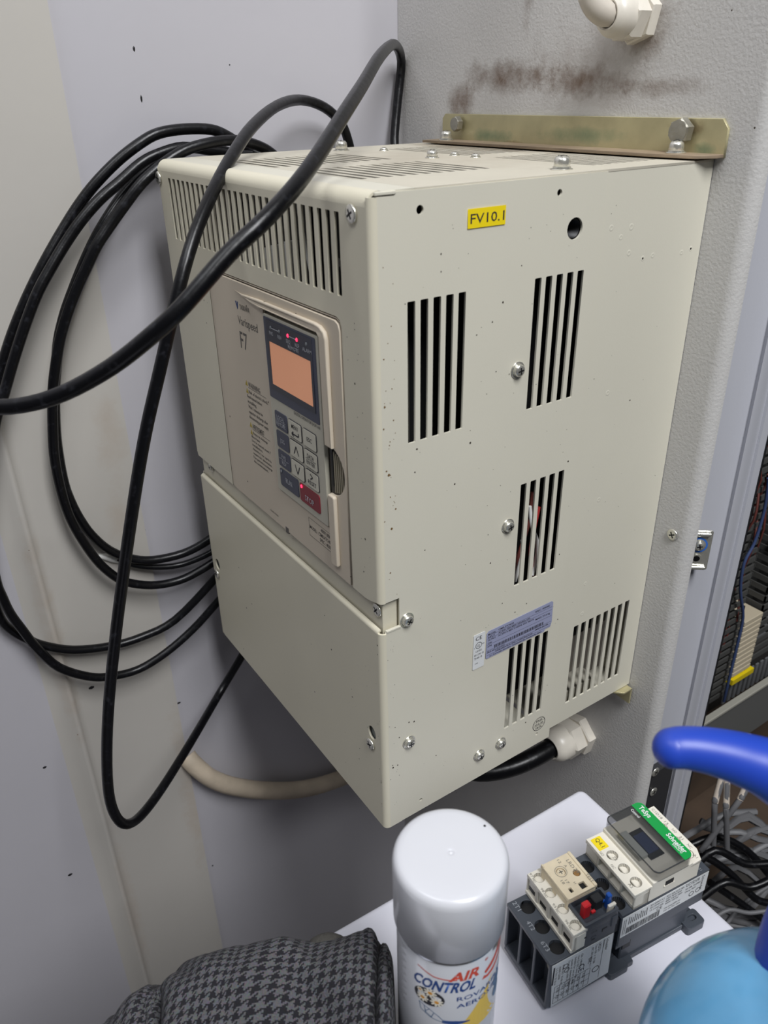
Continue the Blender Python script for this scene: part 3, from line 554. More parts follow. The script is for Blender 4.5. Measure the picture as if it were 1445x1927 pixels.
nt_ = obj('finger_notch', box((0.2660, 0.0005, -0.200), (0.2884, 0.0020, -0.161)), M_inner, fp)
obj('notch_rib', boxes([((0.2722 + 0.0026 * k, -0.0002, -0.196 + 0.0008 * k), (0.2734 + 0.0026 * k, 0.001, -0.1655 - 0.0008 * k)) for k in range(5)]), mat('rib_beige', (150, 142, 122), 0.6), nt_)
obj('notch_slot', box((0.2690, -0.0003, -0.1915), (0.2712, 0.001, -0.1640)), M_black, nt_)
Fo = lambda x, z, y=-0.0008: (x, y, z)
text('maker_print', 'YASKAWA', M_inkg, fp, Fo(0.1442, -0.0911), X3, Z3, 0.0040, 0.0168, bold=0.01)
me = prism([(0, 0), (0.0022, 0), (0.0032, -0.0028), (0.0036, 0), (0.0050, 0), (0.0036, -0.0056), (0.0028, -0.0056)], (0.1370, -0.00095, -0.0902), X3, Z3, 0.0001); obj('maker_mark', me, M_navyink, fp)
text('series_print', 'Varispeed', M_inkg, fp, Fo(0.1388, -0.1003), X3, Z3, 0.0068, 0.0335, bold=0.005)
text('series_print', 'F7', M_inkg, fp, Fo(0.1392, -0.1118), X3, Z3, 0.0138, 0.0126, bold=0.004)
def warn(x, z, head, body, y2):
    obj('warning_triangle', prism([(0, 0), (0.0046, 0), (0.0023, 0.0044)], (x, -0.00092, z - 0.0050), X3, Z3, 0.0001), M_tamp, fp)
    obj('warning_triangle', prism([(0, 0), (0.0044, 0), (0.0022, 0.0042)], (x, -0.00092, z - 0.0112), X3, Z3, 0.0001), M_tamp, fp)
    text('warning_print', head, M_inkg, fp, Fo(x + 0.0052, z - 0.0008), X3, Z3, 0.0043, 0.0210, bold=0.01)
    bars('warning_rule', [(x + 0.005, z - 0.0062, x + 0.036, z - 0.0058)], M_inkg, fp, (0, -0.0008, 0), X3, Z3)
    L_ = body.split('\n'); st = (y2 - 0.0076) / len(L_)
    for i, s in enumerate(L_): text('warning_print', s, M_inkg, fp, Fo(x + (0.0048 if i == 0 else 0.0012), z - 0.0078 - i * st), X3, Z3, st * 0.62, min(0.0336, 0.00145 * len(s)), bold=0.012)
warn(0.1400, -0.1500, 'WARNING', 'Risk of electric shock.\nRead manual before\ninstalling.\nWait 5 minutes for\ncapacitor discharge after\ndisconnecting power supply', 0.0338)
warn(0.1400, -0.1850, 'AVERTISSEMENT', "Risque de décharge\nélectrique.\nLire le manuel avant l'\ninstallation.\nAttendre 5 mn. après la\ncoupure de l' alimentation.\nPour permettre la décharge\ndes condensateurs.", 0.0372)
text('tiny_print', '73600-F7000', M_inkg, fp, Fo(0.1640, -0.2548), X3, Z3, 0.0016, 0.0142)
obj('square_notch', box((0.1905, -0.0012, -0.2645), (0.1950, 0.003, -0.2594)), M_inkg, fp)
# model plate outline and text
bars('plate_outline', [(0.2310, -0.2480, 0.2313, -0.2330), (0.2310, -0.2484, 0.2664, -0.2480), (0.2310, -0.2332, 0.2664, -0.2329)], M_inkg, fp, (0, -0.0008, 0), X3, Z3)
text('model_print', '400V-30kW', M_inkg, fp, Fo(0.2490, -0.2343), X3, Z3, 0.0030, 0.0168, bold=0.012); text('model_print', 'MODEL : CIMR-F7C4030', M_inkg, fp, Fo(0.2320, -0.2388), X3, Z3, 0.0030, 0.0338, bold=0.012)
text('model_print', 'SPEC : 40300E', M_inkg, fp, Fo(0.2468, -0.2433), X3, Z3, 0.0030, 0.0190, bold=0.012)
# ------------ keypad
kp = obj('keypad', plate(rrect(0.1860, -0.2268, 0.2636, -0.0893, 0.0018), [], 0.0036, (0, -0.0022, 0), X3, Z3, bev=0.0005), M_key, dv, label='digital operator keypad with orange display')
KY = -0.0023
bz = obj('display_bezel', plate(rrect(0.1870, -0.1503, 0.2603, -0.0912, 0.0012), [], 0.0008, (0, KY - 0.0002, 0), X3, Z3), M_navy, kp)
obj('display_frame', plate(rect(0.1908, -0.1432, 0.2560, -0.0925), [rect(0.1938, -0.1392, 0.2533, -0.1077)], 0.0006, (0, KY - 0.0005, 0), X3, Z3), M_navy2, bz)
obj('display_screen', plate(rect(0.1938, -0.1392, 0.2533, -0.1077), [], 0.0003, (0, KY - 0.0003, 0), X3, Z3), M_lcd, bz, label='glowing orange display')
for x, on in ((0.1982, 0), (0.2110, 0), (0.2236, 1), (0.2362, 1), (0.2491, 0)):
    M = Matrix.Translation((x, KY - 0.0004, -0.0974)) @ Matrix.Rotation(math.pi / 2, 4, 'X')
    obj('led', lathe([(0, 0.0007), (0.0008, 0.0006), (0.0013, 0)], 14), M_led if on else M_ledoff, bz, M @ Matrix.Diagonal((1, 1.15, 1, 1)), label='lit red lamp' if on else 'unlit lamp')
bars('led_bar', [(0.1994, -0.0977, 0.2098, -0.0971), (0.2248, -0.0977, 0.2350, -0.0971)], M_white_ink, bz, (0, KY - 0.0006, 0), X3, Z3)
for s, x, z, w in (('FWD', 0.1958, -0.0998, 0.0058), ('REV', 0.2086, -0.0998, 0.0058), ('SEQ', 0.2208, -0.0998, 0.0062), ('REF', 0.2336, -0.0998, 0.0058), ('REMOTE', 0.2232, -0.1033, 0.0150), ('ALARM', 0.2438, -0.1000, 0.0120)):
    text('display_print', s, M_white_ink, bz, (x, KY - 0.0006, z), X3, Z3, 0.0027, w, bold=0.005)
text('keypad_print', 'DIGITAL OPERATOR JVOP-160', M_ink, kp, (0.2232, KY, -0.1512), X3, Z3, 0.0022, 0.0370)
def key(x0, x1, z0, z1, kind, s, corners=1):
    dark = {'d': M_navy, 'r': M_redkey}.get(kind)
    k_ = obj('key', plate(rrect(x0, z1, x1, z0, 0.0016), [], 0.0007, (0, KY - 0.0005, 0), X3, Z3), dark or M_ink, kp, label='%s key' % ({'d': 'dark slate', 'r': 'dark red', 'l': 'pale outlined'}[kind]))
    if not dark: obj('key_face', plate(rrect(x0 + 0.0004, z1 + 0.0004, x1 - 0.0004, z0 - 0.0004, 0.0013), [], 0.0003, (0, KY - 0.0007, 0), X3, Z3), M_keyface, k_)
    L_ = s.split('\n'); ink = M_white_ink if dark else M_ink; cx = (x0 + x1) / 2; h = 0.0046 if kind == 'r' or s == 'RUN' else 0.0033
    n = len(L_); zt = (z0 + z1) / 2 + (n * h + (n - 1) * 0.0016) / 2 - (0.0018 if kind == 'r' else 0)
    for i, t in enumerate(L_):
        if t: w = min(len(t) * h * 0.72, (x1 - x0) * 0.86); text('key_print', t, ink, k_, (cx - w / 2, KY - 0.0007, zt - i * (h + 0.0016)), X3, Z3, h, w, bold=0.006)
    if n == 2 and kind != 'm' and 'RESET' not in s and 'MENU' not in s: bars('key_rule', [(x0 + 0.002, (z0 + z1) / 2 - 0.0002, x1 - 0.002, (z0 + z1) / 2 + 0.0002)], ink, k_, (0, KY - 0.0007, 0), X3, Z3)
    return k_
def chev(k_, pts, w=0.0005):
    bm = bmesh.new()
    for (a, b), (c, d) in zip(pts, pts[1:]):
        dx, dz = c - a, d - b; l = math.hypot(dx, dz); nx, nz = -dz / l * w, dx / l * w
        bm.faces.new([bm.verts.new((p, KY - 0.00085, q)) for p, q in ((a + nx, b + nz), (c + nx, d + nz), (c - nx, d - nz), (a - nx, b - nz))])
    obj('key_arrow', bm2me(bm), M_ink, k_)
c1, c2, c3_ = (0.1927, 0.2114), (0.2139, 0.2331), (0.2354, 0.2540)
zr = [(-0.1592, -0.1726), (-0.1746, -0.1881), (-0.1903, -0.2036)]
key(*c1, *zr[0], 'd', 'LOCAL\nREMOTE'); key(*c1, *zr[1], 'd', 'JOG'); key(*c1, *zr[2], 'd', 'FWD\nREV')
k1 = key(*c2, *zr[0], 'l', 'MENU\n'); chev(k1, [(0.2285, -0.1667), (0.2292, -0.1680), (0.2285, -0.1693), (0.2190, -0.1693)], 0.00055); chev(k1, [(0.2212, -0.1675), (0.2188, -0.1693), (0.2212, -0.1711)], 0.0006)
k1 = key(*c2, *zr[1], 'l', ''); chev(k1, [(0.2200, -0.1848), (0.2235, -0.1782), (0.2270, -0.1848)])
k1 = key(*c2, *zr[2], 'l', ''); chev(k1, [(0.2200, -0.1935), (0.2235, -0.2002), (0.2270, -0.1935)])
key(*c3_, *zr[0], 'l', 'ESC'); key(*c3_, *zr[1], 'l', 'DATA\nENTER'); k1 = key(*c3_, *zr[2], 'l', '\nRESET'); chev(k1, [(0.2425, -0.1925), (0.2460, -0.1946), (0.2425, -0.1967)])
key(0.1929, 0.2218, -0.2059, -0.2204, 'd', 'RUN'); ks = key(0.2241, 0.2535, -0.2061, -0.2207, 'r', 'STOP')
for x, m_ in ((0.1955, M_ledoff), (0.2275, M_led)):
    M = Matrix.Translation((x, KY - 0.0007, -0.2083)) @ Matrix.Rotation(math.pi / 2, 4, 'X'); obj('key_led', lathe([(0, 0.0006), (0.0011, 0.0004), (0.0014, 0)], 14), m_, ks if m_ is M_led else kp, M)
# ------------ labels on the side (plane x = W)
SX = W
fv = tag(obj('tape_label', plate(rect(0.0662, -0.0246, 0.0947, -0.0139), [], 0.0003, (SX + 0.0004, 0, 0), Y3, Z3), M_yel), 'yellow tape label reading FV10.1 near the top of the drive side', 'label')
text('label_print', 'FV10.1', M_ink, fv, (SX + 0.0004, 0.0680, -0.0164), Y3, Z3, 0.0056, 0.0256, bold=0.004)
rp = [(0.0985, -0.3506), (0.0972, -0.3495), (0.0972, -0.3262), (0.0990, -0.3240), (0.1662, -0.3228), (0.1678, -0.3243), (0.1682, -0.3440), (0.1668, -0.3485), (0.1610, -0.3487), (0.1606, -0.3500), (0.1600, -0.3506)]
rl = tag(obj('rating_plate', plate(rp, [], 0.0003, (SX + 0.0004, 0, 0), Y3, Z3), M_rate), 'blue-silver rating label with barcode above the lowest side slots', 'label')
L0 = (SX + 0.0004, 0, 0)
bars('label_rule', [(0.098, z, 0.167, z + 0.0002) for z in (-0.3284, -0.3312, -0.3372, -0.3430, -0.3452, -0.3474)], M_ink, rl, L0, Y3, Z3)
x = 0.1055; lst = []
while x < 0.158:
    w = random.uniform(0.0003, 0.0011); lst.append((x, -0.3426, x + w, -0.3398)); x += w + random.uniform(0.0003, 0.0008)
bars('barcode', lst, M_ink, rl, L0, Y3, Z3)
for s, y, z, w in (('MODEL', 0.0985, -0.3262, 0.008), ('CIMR-F7C4030', 0.109, -0.3258, 0.016), ('SPEC: 40300E', 0.148, -0.3252, 0.016), ('INPUT', 0.0985, -0.3290, 0.007), ('AC3PH 380-480V 50/60Hz 69A', 0.109, -0.3288, 0.034), ('OUTPUT', 0.0985, -0.3318, 0.008),
                   ('AC3PH 0-480V 0-400Hz 60A 46kVA', 0.109, -0.3316, 0.038), ('MASS 27.0 kg', 0.149, -0.3330, 0.016), ('O/N', 0.0985, -0.3348, 0.004), ('S/N', 0.0985, -0.3378, 0.004), ('FILE NO. E131457', 0.0985, -0.3435, 0.018),
                   ('YASKAWA ELECTRIC CORPORATION', 0.1065, -0.3456, 0.040), ('MADE IN UK', 0.150, -0.3436, 0.014), ('2-1 Kurosaki-shiroishi, Yahatanishi-ku, Kitakyushu Japan', 0.1010, -0.3480, 0.056)):
    text('label_print', s, M_ink, rl, (SX + 0.0004, y, z), Y3, Z3, 0.0017, w, bold=0.01)
ce = tag(obj('certification_sticker', plate(rrect(0.0840, -0.3556, 0.0956, -0.3220, 0.001), [], 0.0003, (SX + 0.0004, 0, 0), Y3, Z3), M_lab), 'white upright certification sticker left of the rating label', 'label')
text('label_print', 'CE', M_ink, ce, (SX + 0.0004, 0.0860, -0.3242), Y3, Z3, 0.0036, 0.0062, bold=0.004)
obj('ring_mark', plate(circle(0.0893, -0.3330, 0.0031, 22), [circle(0.0893, -0.3330, 0.0027, 22)], 0.0001, (SX + 0.00055, 0, 0), Y3, Z3), M_ink, ce)
for s, y, z, h, w in (('UL', 0.0878, -0.3316, 0.0030, 0.0030), ('c', 0.0847, -0.3334, 0.0016, 0.001), ('us', 0.0928, -0.3318, 0.0016, 0.0020), ('LISTED', 0.0866, -0.3374, 0.0018, 0.0060), ('IND. CONT. EQ', 0.0852, -0.3408, 0.0018, 0.0095), ('7J48 B', 0.0852, -0.3440, 0.0018, 0.008), ('75.005', 0.0862, -0.3495, 0.0011, 0.003)):
    text('label_print', s, M_ink, ce, (SX + 0.0004, y, z), Y3, Z3, h, w)
st_ = obj('inspection_stamp', plate(circle(0.1652, -0.4545, 0.0074, 30), [circle(0.1652, -0.4545, 0.0070, 30)], 0.0001, (SX + 0.0001, 0, 0), Y3, Z3), M_ink, sp, label='round inked inspection stamp')
for s, z, w in (('PASS', -0.4492, 0.0072), ('10.6.20', -0.4532, 0.0098), ('UKZK', -0.4573, 0.0074)): text('stamp_print', s, M_ink, st_, (SX, 0.1652 - w / 2, z), Y3, Z3, 0.0024, w)
bars('stamp_rule', [(0.1585, -0.4521, 0.1719, -0.4519), (0.1585, -0.4564, 0.1719, -0.4562)], M_ink, st_, (SX, 0, 0), Y3, Z3)
# ---------------------------------------------------------------- cables (diameter 9 mm)
def cab_(name, label, pts, r=0.0046, m=None, group='black rubber cables looped round the drive'):
    return C3(name, label, 'cable', pts, r, m or M_cable, group)
cab_('rubber_cable', 'thick black cable rising behind the drive and sweeping across its front to picture left',
     [D(746, 285, .812), D(742, 262, .812), D(748, 190, .805), D(755, 115, .79), (D(742, 84, .74)), D(716, 104, .62), D(682, 160, .54), D(650, 210, .49), D(605, 282, .445), D(560, 345, .42), D(500, 412, .405), D(430, 478, .400), D(345, 575, .398), D(290, 627, .402), D(210, 690, .415), D(120, 740, .43), D(40, 763, .435), D(-40, 767, .44), D(-120, 775, .45), D(-200, 790, .465), D(-290, 820, .485), D(-380, 880, .51), Vector((0.02, -0.52, -0.45)), Vector((-0.02, -0.50, -0.80)), Vector((-0.01, -0.48, -1.15)), Vector((0.03, -0.46, -1.288)), Vector((0.12, -0.42, -1.295)), Vector((0.22, -0.5, -1.295))])
cab_('rubber_cable', 'black cable arching over the drive top and hanging in a long narrow loop',
     [U(662, 296, 0, -.04), U(656, 268, 0, -.042), U(642, 232, 0, -.04), D(610, 202, .75), D(565, 188, .72), D(520, 200, .67), D(475, 238, .615), D(440, 288, .575), D(405, 352, .545), D(370, 432, .53), D(345, 512, .525), D(322, 605, .53), D(300, 700, .54), D(278, 795, .55), D(262, 880, .56), D(245, 990, .575), D(231, 1090, .595), D(217, 1200, .615),
      D(205, 1320, .64), D(201, 1420, .665), D(205, 1495, .69), D(218, 1536, .71), D(238, 1551, .73), D(265, 1535, .76), D(305, 1483, .80), D(360, 1395, .86), U(410, 1310, 0, -.022), U(455, 1235, 0, -.026), U(500, 1160, 0, -.028)])
def UX(l): return [U(x, y, 0, v) for x, y, v in l]
cab_('rubber_cable', 'outermost black cable arching highest left of the drive top', UX([(500, 292, -.03), (470, 284, -.035), (432, 258, -.035), (398, 244, -.035), (346, 243, -.035), (298, 251, -.035), (263, 270, -.036), (221, 303, -.038), (180, 345, -.04), (149, 385, -.042), (118, 434, -.042), (86, 490, -.04), (58, 545, -.04), (34, 600, -.04), (14, 655, -.04), (-4, 720, -.04), (-22, 800, -.035), (-38, 920, -.035), (-34, 1040, -.035), (-14, 1120, -.04), (2, 1165, -.045), (22, 1186, -.048), (50, 1202, -.046), (83, 1215, -.045), (138, 1223, -.045), (207, 1216, -.045), (266, 1199, -.042), (329, 1167, -.038), (403, 1091, -.032), (440, 1045, -.03), (480, 1000, -.03)]))
cab_('rubber_cable', 'black cable just inside the outermost arch, returning as the lowest wide loop', UX([(474, 294, -.028), (440, 290, -.03), (400, 284, -.03), (346, 277, -.028), (301, 289, -.028), (266, 307, -.028), (225, 343, -.028), (190, 373, -.028), (156, 411, -.028), (125, 455, -.028), (98, 500, -.026), (72, 548, -.024), (52, 598, -.024), (36, 645, -.024), (22, 690, -.024), (8, 740, -.024), (-10, 800, -.02), (-22, 900, -.02), (-24, 1000, -.022), (-8, 1090, -.026), (4, 1122, -.03), (20, 1155, -.033), (42, 1185, -.033), (69, 1219, -.034), (111, 1256, -.036), (166, 1273, -.036), (208, 1273, -.036), (260, 1260, -.036), (311, 1229, -.034), (363, 1184, -.034), (410, 1132, -.032), (450, 1085, -.03), (490, 1040, -.03)]))
cab_('rubber_cable', 'innermost black cable bending over the drive top left corner into the steepest left loop', UX([(520, 296, -.014), (500, 281, -.012), (470, 269, -.010), (434, 264, -.008), (390, 270, -.006), (346, 284, -.006), (304, 311, -.006), (266, 345, -.006), (235, 385, -.008), (208, 423, -.010), (183, 461, -.010), (163, 503, -.012), (145, 543, -.014), (128, 588, -.016), (114, 635, -.018), (106, 680, -.018), (100, 731, -.020), (99, 790, -.022), (102, 856, -.024), (113, 915, -.026), (130, 970, -.03), (156, 1018, -.032), (187, 1060, -.034), (221, 1088, -.036), (249, 1098, -.036), (294, 1101, -.036), (346, 1089, -.034), (400, 1059, -.03), (440, 1030, -.03), (480, 1000, -.03)]))
cab_('rubber_cable', 'black cable lying behind the steepest left loop and ending as the topmost lower strand', UX([(452, 292, -.045), (420, 284, -.045), (380, 278, -.045), (340, 280, -.045), (300, 299, -.045), (266, 328, -.045), (235, 362, -.045), (206, 404, -.042), (180, 448, -.042), (158, 495, -.042), (138, 545, -.042), (122, 590, -.042), (110, 640, -.042), (106, 690, -.042), (103, 740, -.044), (105, 810, -.046), (111, 860, -.047), (121, 910, -.047), (134, 945, -.047), (151, 977, -.047), (173, 1007, -.047), (204, 1034, -.047), (242, 1050, -.046), (287, 1054, -.044), (346, 1041, -.04), (393, 1016, -.034), (430, 985, -.03)]))
cab_('rubber_cable', 'thinner black cable between the topmost and the third lower strand left of the drive', UX([(222, 1050, -.054), (254, 1063, -.05), (301, 1067, -.046), (346, 1061, -.042), (396, 1040, -.034), (430, 1015, -.03)]), r=0.0034)
C3('beige_hose', 'dirty beige hose sagging along the wall beneath the drive', 'hose', UX([(352, 1424, -.058), (366, 1440, -.050), (400, 1466, -.046), (450, 1482, -.045), (520, 1488, -.045), (580, 1483, -.045), (640, 1465, -.045), (720, 1430, -.045), (800, 1375, -.045), (860, 1320, -.045)]), 0.0118, M_hose)
# glands
def gland(label, O, s, face):
    t = thing('cable_gland', label, 'cable gland', O); q = Vector(FN).to_track_quat('Z', 'Y').to_matrix().to_4x4(); M = Matrix.Translation(O) @ q
    obj('flange_nut', lathe([(0, 0), (s, 0), (s, s * 0.36), (s * 0.94, s * 0.42), (0, s * 0.42)], 6), M_gland, t, M @ Matrix.Rotation(0.3, 4, 'Z'))
    obj('hex_collar', lathe([(0, s * 0.42), (s * 0.86, s * 0.42), (s * 0.92, s * 0.48), (s * 0.92, s * 1.05), (s * 0.84, s * 1.12), (0, s * 1.12)], 6), M_gland, t, M @ Matrix.Rotation(0.1, 4, 'Z'))
    obj('dome', lathe([(s * 0.80, s * 1.0), (s * 0.80, s * 1.35), (s * 0.77, s * 1.62), (s * 0.66, s * 1.82), (s * 0.52, s * 1.92), (s * 0.46, s * 1.90), (s * 0.45, s * 1.4)], 32), M_gland, t, M, smooth=40)
    obj('seal', lathe([(s * 0.455, s * 1.86), (s * 0.0, s * 1.80)], 24), M_black, t, M)
    return t
gland('white plastic cable gland high on the cabinet side with a pale hose', (0.2440, DP, 0.0905), 0.0185, 0)
gland('white plastic cable gland low on the cabinet side below the drive', (0.272, DP, -0.5720), 0.0235, 0)
C3('pale_hose', 'pale grey hose curving up out of the upper gland', 'hose', [(0.244, 0.262, 0.0905), (0.243, 0.250, 0.0915), (0.240, 0.243, 0.097), (0.236, 0.240, 0.108), (0.232, 0.240, 0.125), (0.23, 0.24, 0.2), (0.23, 0.245, 0.5)], 0.0085, mat('pale_hose', (196, 188, 176), 0.45))
C3('power_cable', 'thick black cable from the lower gland up under the drive', 'cable', [(0.272, 0.255, -0.572), (0.270, 0.225, -0.5755), (0.262, 0.195, -0.580), (0.250, 0.165, -0.578), (0.235, 0.14, -0.565), (0.222, 0.12, -0.535), (0.216, 0.112, -0.50), (0.215, 0.11, -0.479)], 0.0098, M_cable)
# ---------------------------------------------------------------- white table / box
ang = math.atan2(0.1712 - 0.1775, 0.175)
TZ = -0.5
tbm = Matrix.Translation((0.3709, 0.1775, TZ)) @ Matrix.Rotation(ang, 4, 'Z')
tb_ = thing('white_plastic_stand', 'glossy white rectangular stand top under the contactor and spray can', 'stand', (0.45, -0.05, -1.3))
me = plate(rrect(0, -0.62, 0.1755, 0, 0.007, 5), [], 0.022, (0, 0, 0), X3, Y3, bev=0.004); me.transform(tbm)
obj('top', me, M_table, tb_, smooth=40)
me = box((0.006, -0.61, -0.79), (0.168, -0.006, -0.02), 0.003); me.transform(tbm); obj('cabinet_body', me, M_table, tb_)
# ---------------------------------------------------------------- aerosol can
CC = Vector((0.4892, -0.0683, TZ)); CR = 0.0295; ZT = -0.2868 - TZ
cv = D(848, 1603, 0.392); CC = Vector((cv.x, cv.y, TZ)); ZT = cv.z - TZ
ac = thing('aerosol_can', 'white aerosol can with a white cap and red and blue lettering on the stand', 'spray can', CC)
zc1 = ZT - 0.0455
obj('can_body', lathe([(0, 0), (CR - 0.0026, 0), (CR - 0.002, 0.001), (CR - 0.002, zc1 - 0.0035), (CR - 0.0028, zc1 - 0.001), (CR - 0.0028, zc1 + 0.002), (0, zc1 + 0.002)], 72), M_canbody, ac, local=True, smooth=40)
obj('rim', lathe([(CR - 0.0026, zc1 - 0.0026), (CR - 0.0014, zc1 - 0.0022), (CR - 0.0014, zc1 - 0.0010), (CR - 0.0026, zc1 - 0.0006)], 72), M_chrome, ac, local=True, smooth=60)
obj('cap', lathe([(CR - 0.0012, zc1), (CR - 0.0004, zc1 + 0.0008), (CR - 0.0002, ZT - 0.006), (CR - 0.0006, ZT - 0.0035), (CR - 0.0016, ZT - 0.0014), (CR - 0.0034, ZT - 0.0003), (CR - 0.006, ZT), (0.016, ZT), (0.006, ZT), (0.0028, ZT), (0.0016, ZT), (0.0012, ZT - 0.0003), (0.0007, ZT + 0.0002), (0, ZT + 0.0003)], 72), M_cap, ac, local=True, smooth=50)
M = Matrix.Translation(D(912, 1554, 0.385).lerp(D(912, 1554, 0.385), 0)); pz = U(912, 1554, 2, TZ + ZT)
obj('cap_spot', lathe([(0, 0.0002), (0.0006, 0.0002), (0.0007, 0)], 12), M_black, ac, Matrix.Translation(pz))
A0 = math.radians(-37)
def wrap(me, z, a_center, r=CR - 0.00185):
    for v in me.vertices:
        a = a_center + v.co.x / r; h = r + v.co.z * 0 ; v.co = Vector((h * math.cos(a), h * math.sin(a), z + v.co.y))
    return me
def ctext(s, x, z, h, w, m, slant=0, rise=0, name='can_print', bold=0.01):
    me = textmesh(s, h, w, bold)
    for v in me.vertices: v.co.x += x + slant * v.co.y; v.co.y += rise * (v.co.x)
    return obj(name, wrap(me, z, A0), m, ac, local=True)
ctext('AIR', 0.0015, zc1 - 0.0085, 0.0075, 0.0165, M_red, 0.25, bold=0.03); ctext('®', 0.0195, zc1 - 0.0065, 0.0022, None, M_red)
ctext('CONTROL', -0.0180, zc1 - 0.0168, 0.0085, 0.0340, M_blue, 0.25, bold=0.03)
def ribbon(pts, w0, z, m, n='can_print'):
    q_ = []
    for a, b in zip(pts, pts[1:]): q_ += [tuple(a[c] + (b[c] - a[c]) * j / 6 for c in range(3)) for j in range(6)]
    pts = q_ + [tuple(pts[-1])]
    bm = bmesh.new(); pv = None
    for i, (x, y, w) in enumerate(pts):
        a, b = pts[max(i - 1, 0)], pts[min(i + 1, len(pts) - 1)]; dx, dy = b[0] - a[0], b[1] - a[1]; l = math.hypot(dx, dy) or 1
        q = [bm.verts.new((x - dy / l * w, y + dx / l * w, 0)), bm.verts.new((x + dy / l * w, y - dx / l * w, 0))]
        if pv: bm.faces.new([pv[0], q[0], q[1], pv[1]])
        pv = q
    me = bpy.data.meshes.new('r'); bm.to_mesh(me); bm.free(); obj(n, wrap(me, z, A0), m, ac, local=True)
ribbon([(-0.0170, -0.0105, .0003), (-0.008, -0.0142, .0004), (0, -0.0150, .0004), (0.004, -0.0150, .0005)], 0, zc1, M_red)
sc = [(0.040, -0.002), (0.034, -0.0095), (0.030, -0.0135), (0.0235, -0.0175), (0.0225, -0.0185), (0.027, -0.0168), (0.0385, -0.0105), (0.0405, -0.0085), (0.0385, -0.0145), (0.034, -0.0195), (0.029, -0.0220), (0.0245, -0.0228), (0.0215, -0.0222)]
sm = []
for i in range(len(sc) - 1):
    for j in range(3): t = j / 3; sm.append((sc[i][0] * (1 - t) + sc[i + 1][0] * t, sc[i][1] * (1 - t) + sc[i + 1][1] * t, 0.0007 + 0.0006 * math.sin(math.pi * (i + t) / len(sc) * 2) ** 2))
ribbon([(x - 0.002, y, w) for x, y, w in sm] + [(0.0190, -0.0216, 0.0015)], 0, zc1, M_red)
ctext('ROVARIRTÓ', 0.0042, zc1 - 0.0295, 0.0036, 0.036, M_blue); ctext('AEROSZOL', 0.0042, zc1 - 0.0355, 0.0036, 0.034, M_blue)
me = bpy.data.meshes.new('tri'); bm = bmesh.new()
g_ = [[bm.verts.new((0.0265 - 0.0235 * t + (0.006 + 0.0235 * t) * s_ - .0, -0.0255 - 0.036 * t, 0)) for s_ in [k / 8 * t if t else 0 for k in range(9)]] for t in [k / 6 for k in range(7)]]
for a, b in zip(g_, g_[1:]):
    for k in range(8):
        try: bm.faces.new([a[k], a[k + 1], b[k + 1], b[k]])
        except Exception: pass
bm.to_mesh(me); bm.free(); obj('can_print', wrap(me, zc1, A0, CR - 0.00190), M_gold, ac, local=True)
def cdisc(x, y, rx, ry, m, rr=CR - 0.0018, n=24, core=None):
    me = bpy.data.meshes.new('d'); me.from_pydata([(0 + x, y, 0)] + [(x + rx * math.cos(2 * math.pi * k / n), y + ry * math.sin(2 * math.pi * k / n), 0) for k in range(n)], [], [(0, k + 1, (k + 1) % n + 1) for k in range(n)])
    return obj('can_print', wrap(me, zc1, A0, rr), m, ac, local=True)
cdisc(-0.0105, -0.0330, 0.0085, 0.0068, M_ink)
random.seed(3)
for (x, y, r) in ((-0.0098, -0.0290, 0.0036), (-0.0140, -0.0352, 0.0034), (-0.0062, -0.0352, 0.0036), (-0.0155, -0.0298, 0.0020)):
    for k in range(9):
        a = 2 * math.pi * k / 9 + x * 500; cx_, cy_ = x + r * 0.6 * math.cos(a), y + r * 0.6 * math.sin(a)
        me = bpy.data.meshes.new('p'); L_ = r * 0.46; w_ = r * 0.17; ca, sa = math.cos(a), math.sin(a)
        me.from_pydata([(cx_ + ca * p - sa * q, cy_ + sa * p + ca * q, 0) for p, q in ((-L_, 0), (-L_ * .4, w_), (L_ * .6, w_), (L_, 0), (L_ * .6, -w_), (-L_ * .4, -w_))], [], [(0, 1, 2, 3, 4, 5)])
        obj('can_print', wrap(me, zc1, A0, CR - 0.00174), M_daisy, ac, local=True)
    cdisc(x, y, r * 0.36, r * 0.33, M_core, CR - 0.00170)
for x, y in ((0.0325, -0.0375), (0.033, -0.0475)):
    cdisc(x, y, 0.0042, 0.0050, M_slateblue); ribbon([(x - 0.003, y - 0.002, .0002), (x + 0.003, y + 0.002, .0002)], 0, zc1, M_daisy); ribbon([(x - 0.002, y + 0.003, .0002), (x + 0.002, y - 0.003, .0002)], 0, zc1, M_daisy); ribbon([(x, y - 0.003, .0003), (x, y + 0.003, .0003)], 0, zc1, M_daisy)
for pl in ([(-0.016, -0.0405), (-0.0150, -0.046), (-0.009, -0.0500), (-0.003, -0.0515)], [(-0.016, -0.0405), (-0.010, -0.0430), (-0.005, -0.0470), (-0.002, -0.0510)], [(-0.013, -0.0418), (-0.0120, -0.0475)], [(-0.010, -0.043), (-0.0125, -0.0465), (-0.0085, -0.0495)], [(-0.0075, -0.0450), (-0.009, -0.0500)]):
    ribbon([(x, y, .00018) for x, y in pl], 0, zc1, M_slateblue)
ribbon([(-0.003, -0.0510, .0012), (0.004, -0.0520, .0016), (0.012, -0.0530, .0004)], 0, zc1, M_blue)
lst = []
for k in range(34): lst.append(' '.join(''.join(random.choice('abcdefghiklmnoprstuz') for _ in range(random.randint(3, 8))) for _ in range(5)))
for k in range(26): ctext(lst[k][:34], -0.0490, zc1 - 0.0065 - k * 0.0019, 0.0011, 0.0235 - 0.002 * (k % 3), M_inkg, bold=0)
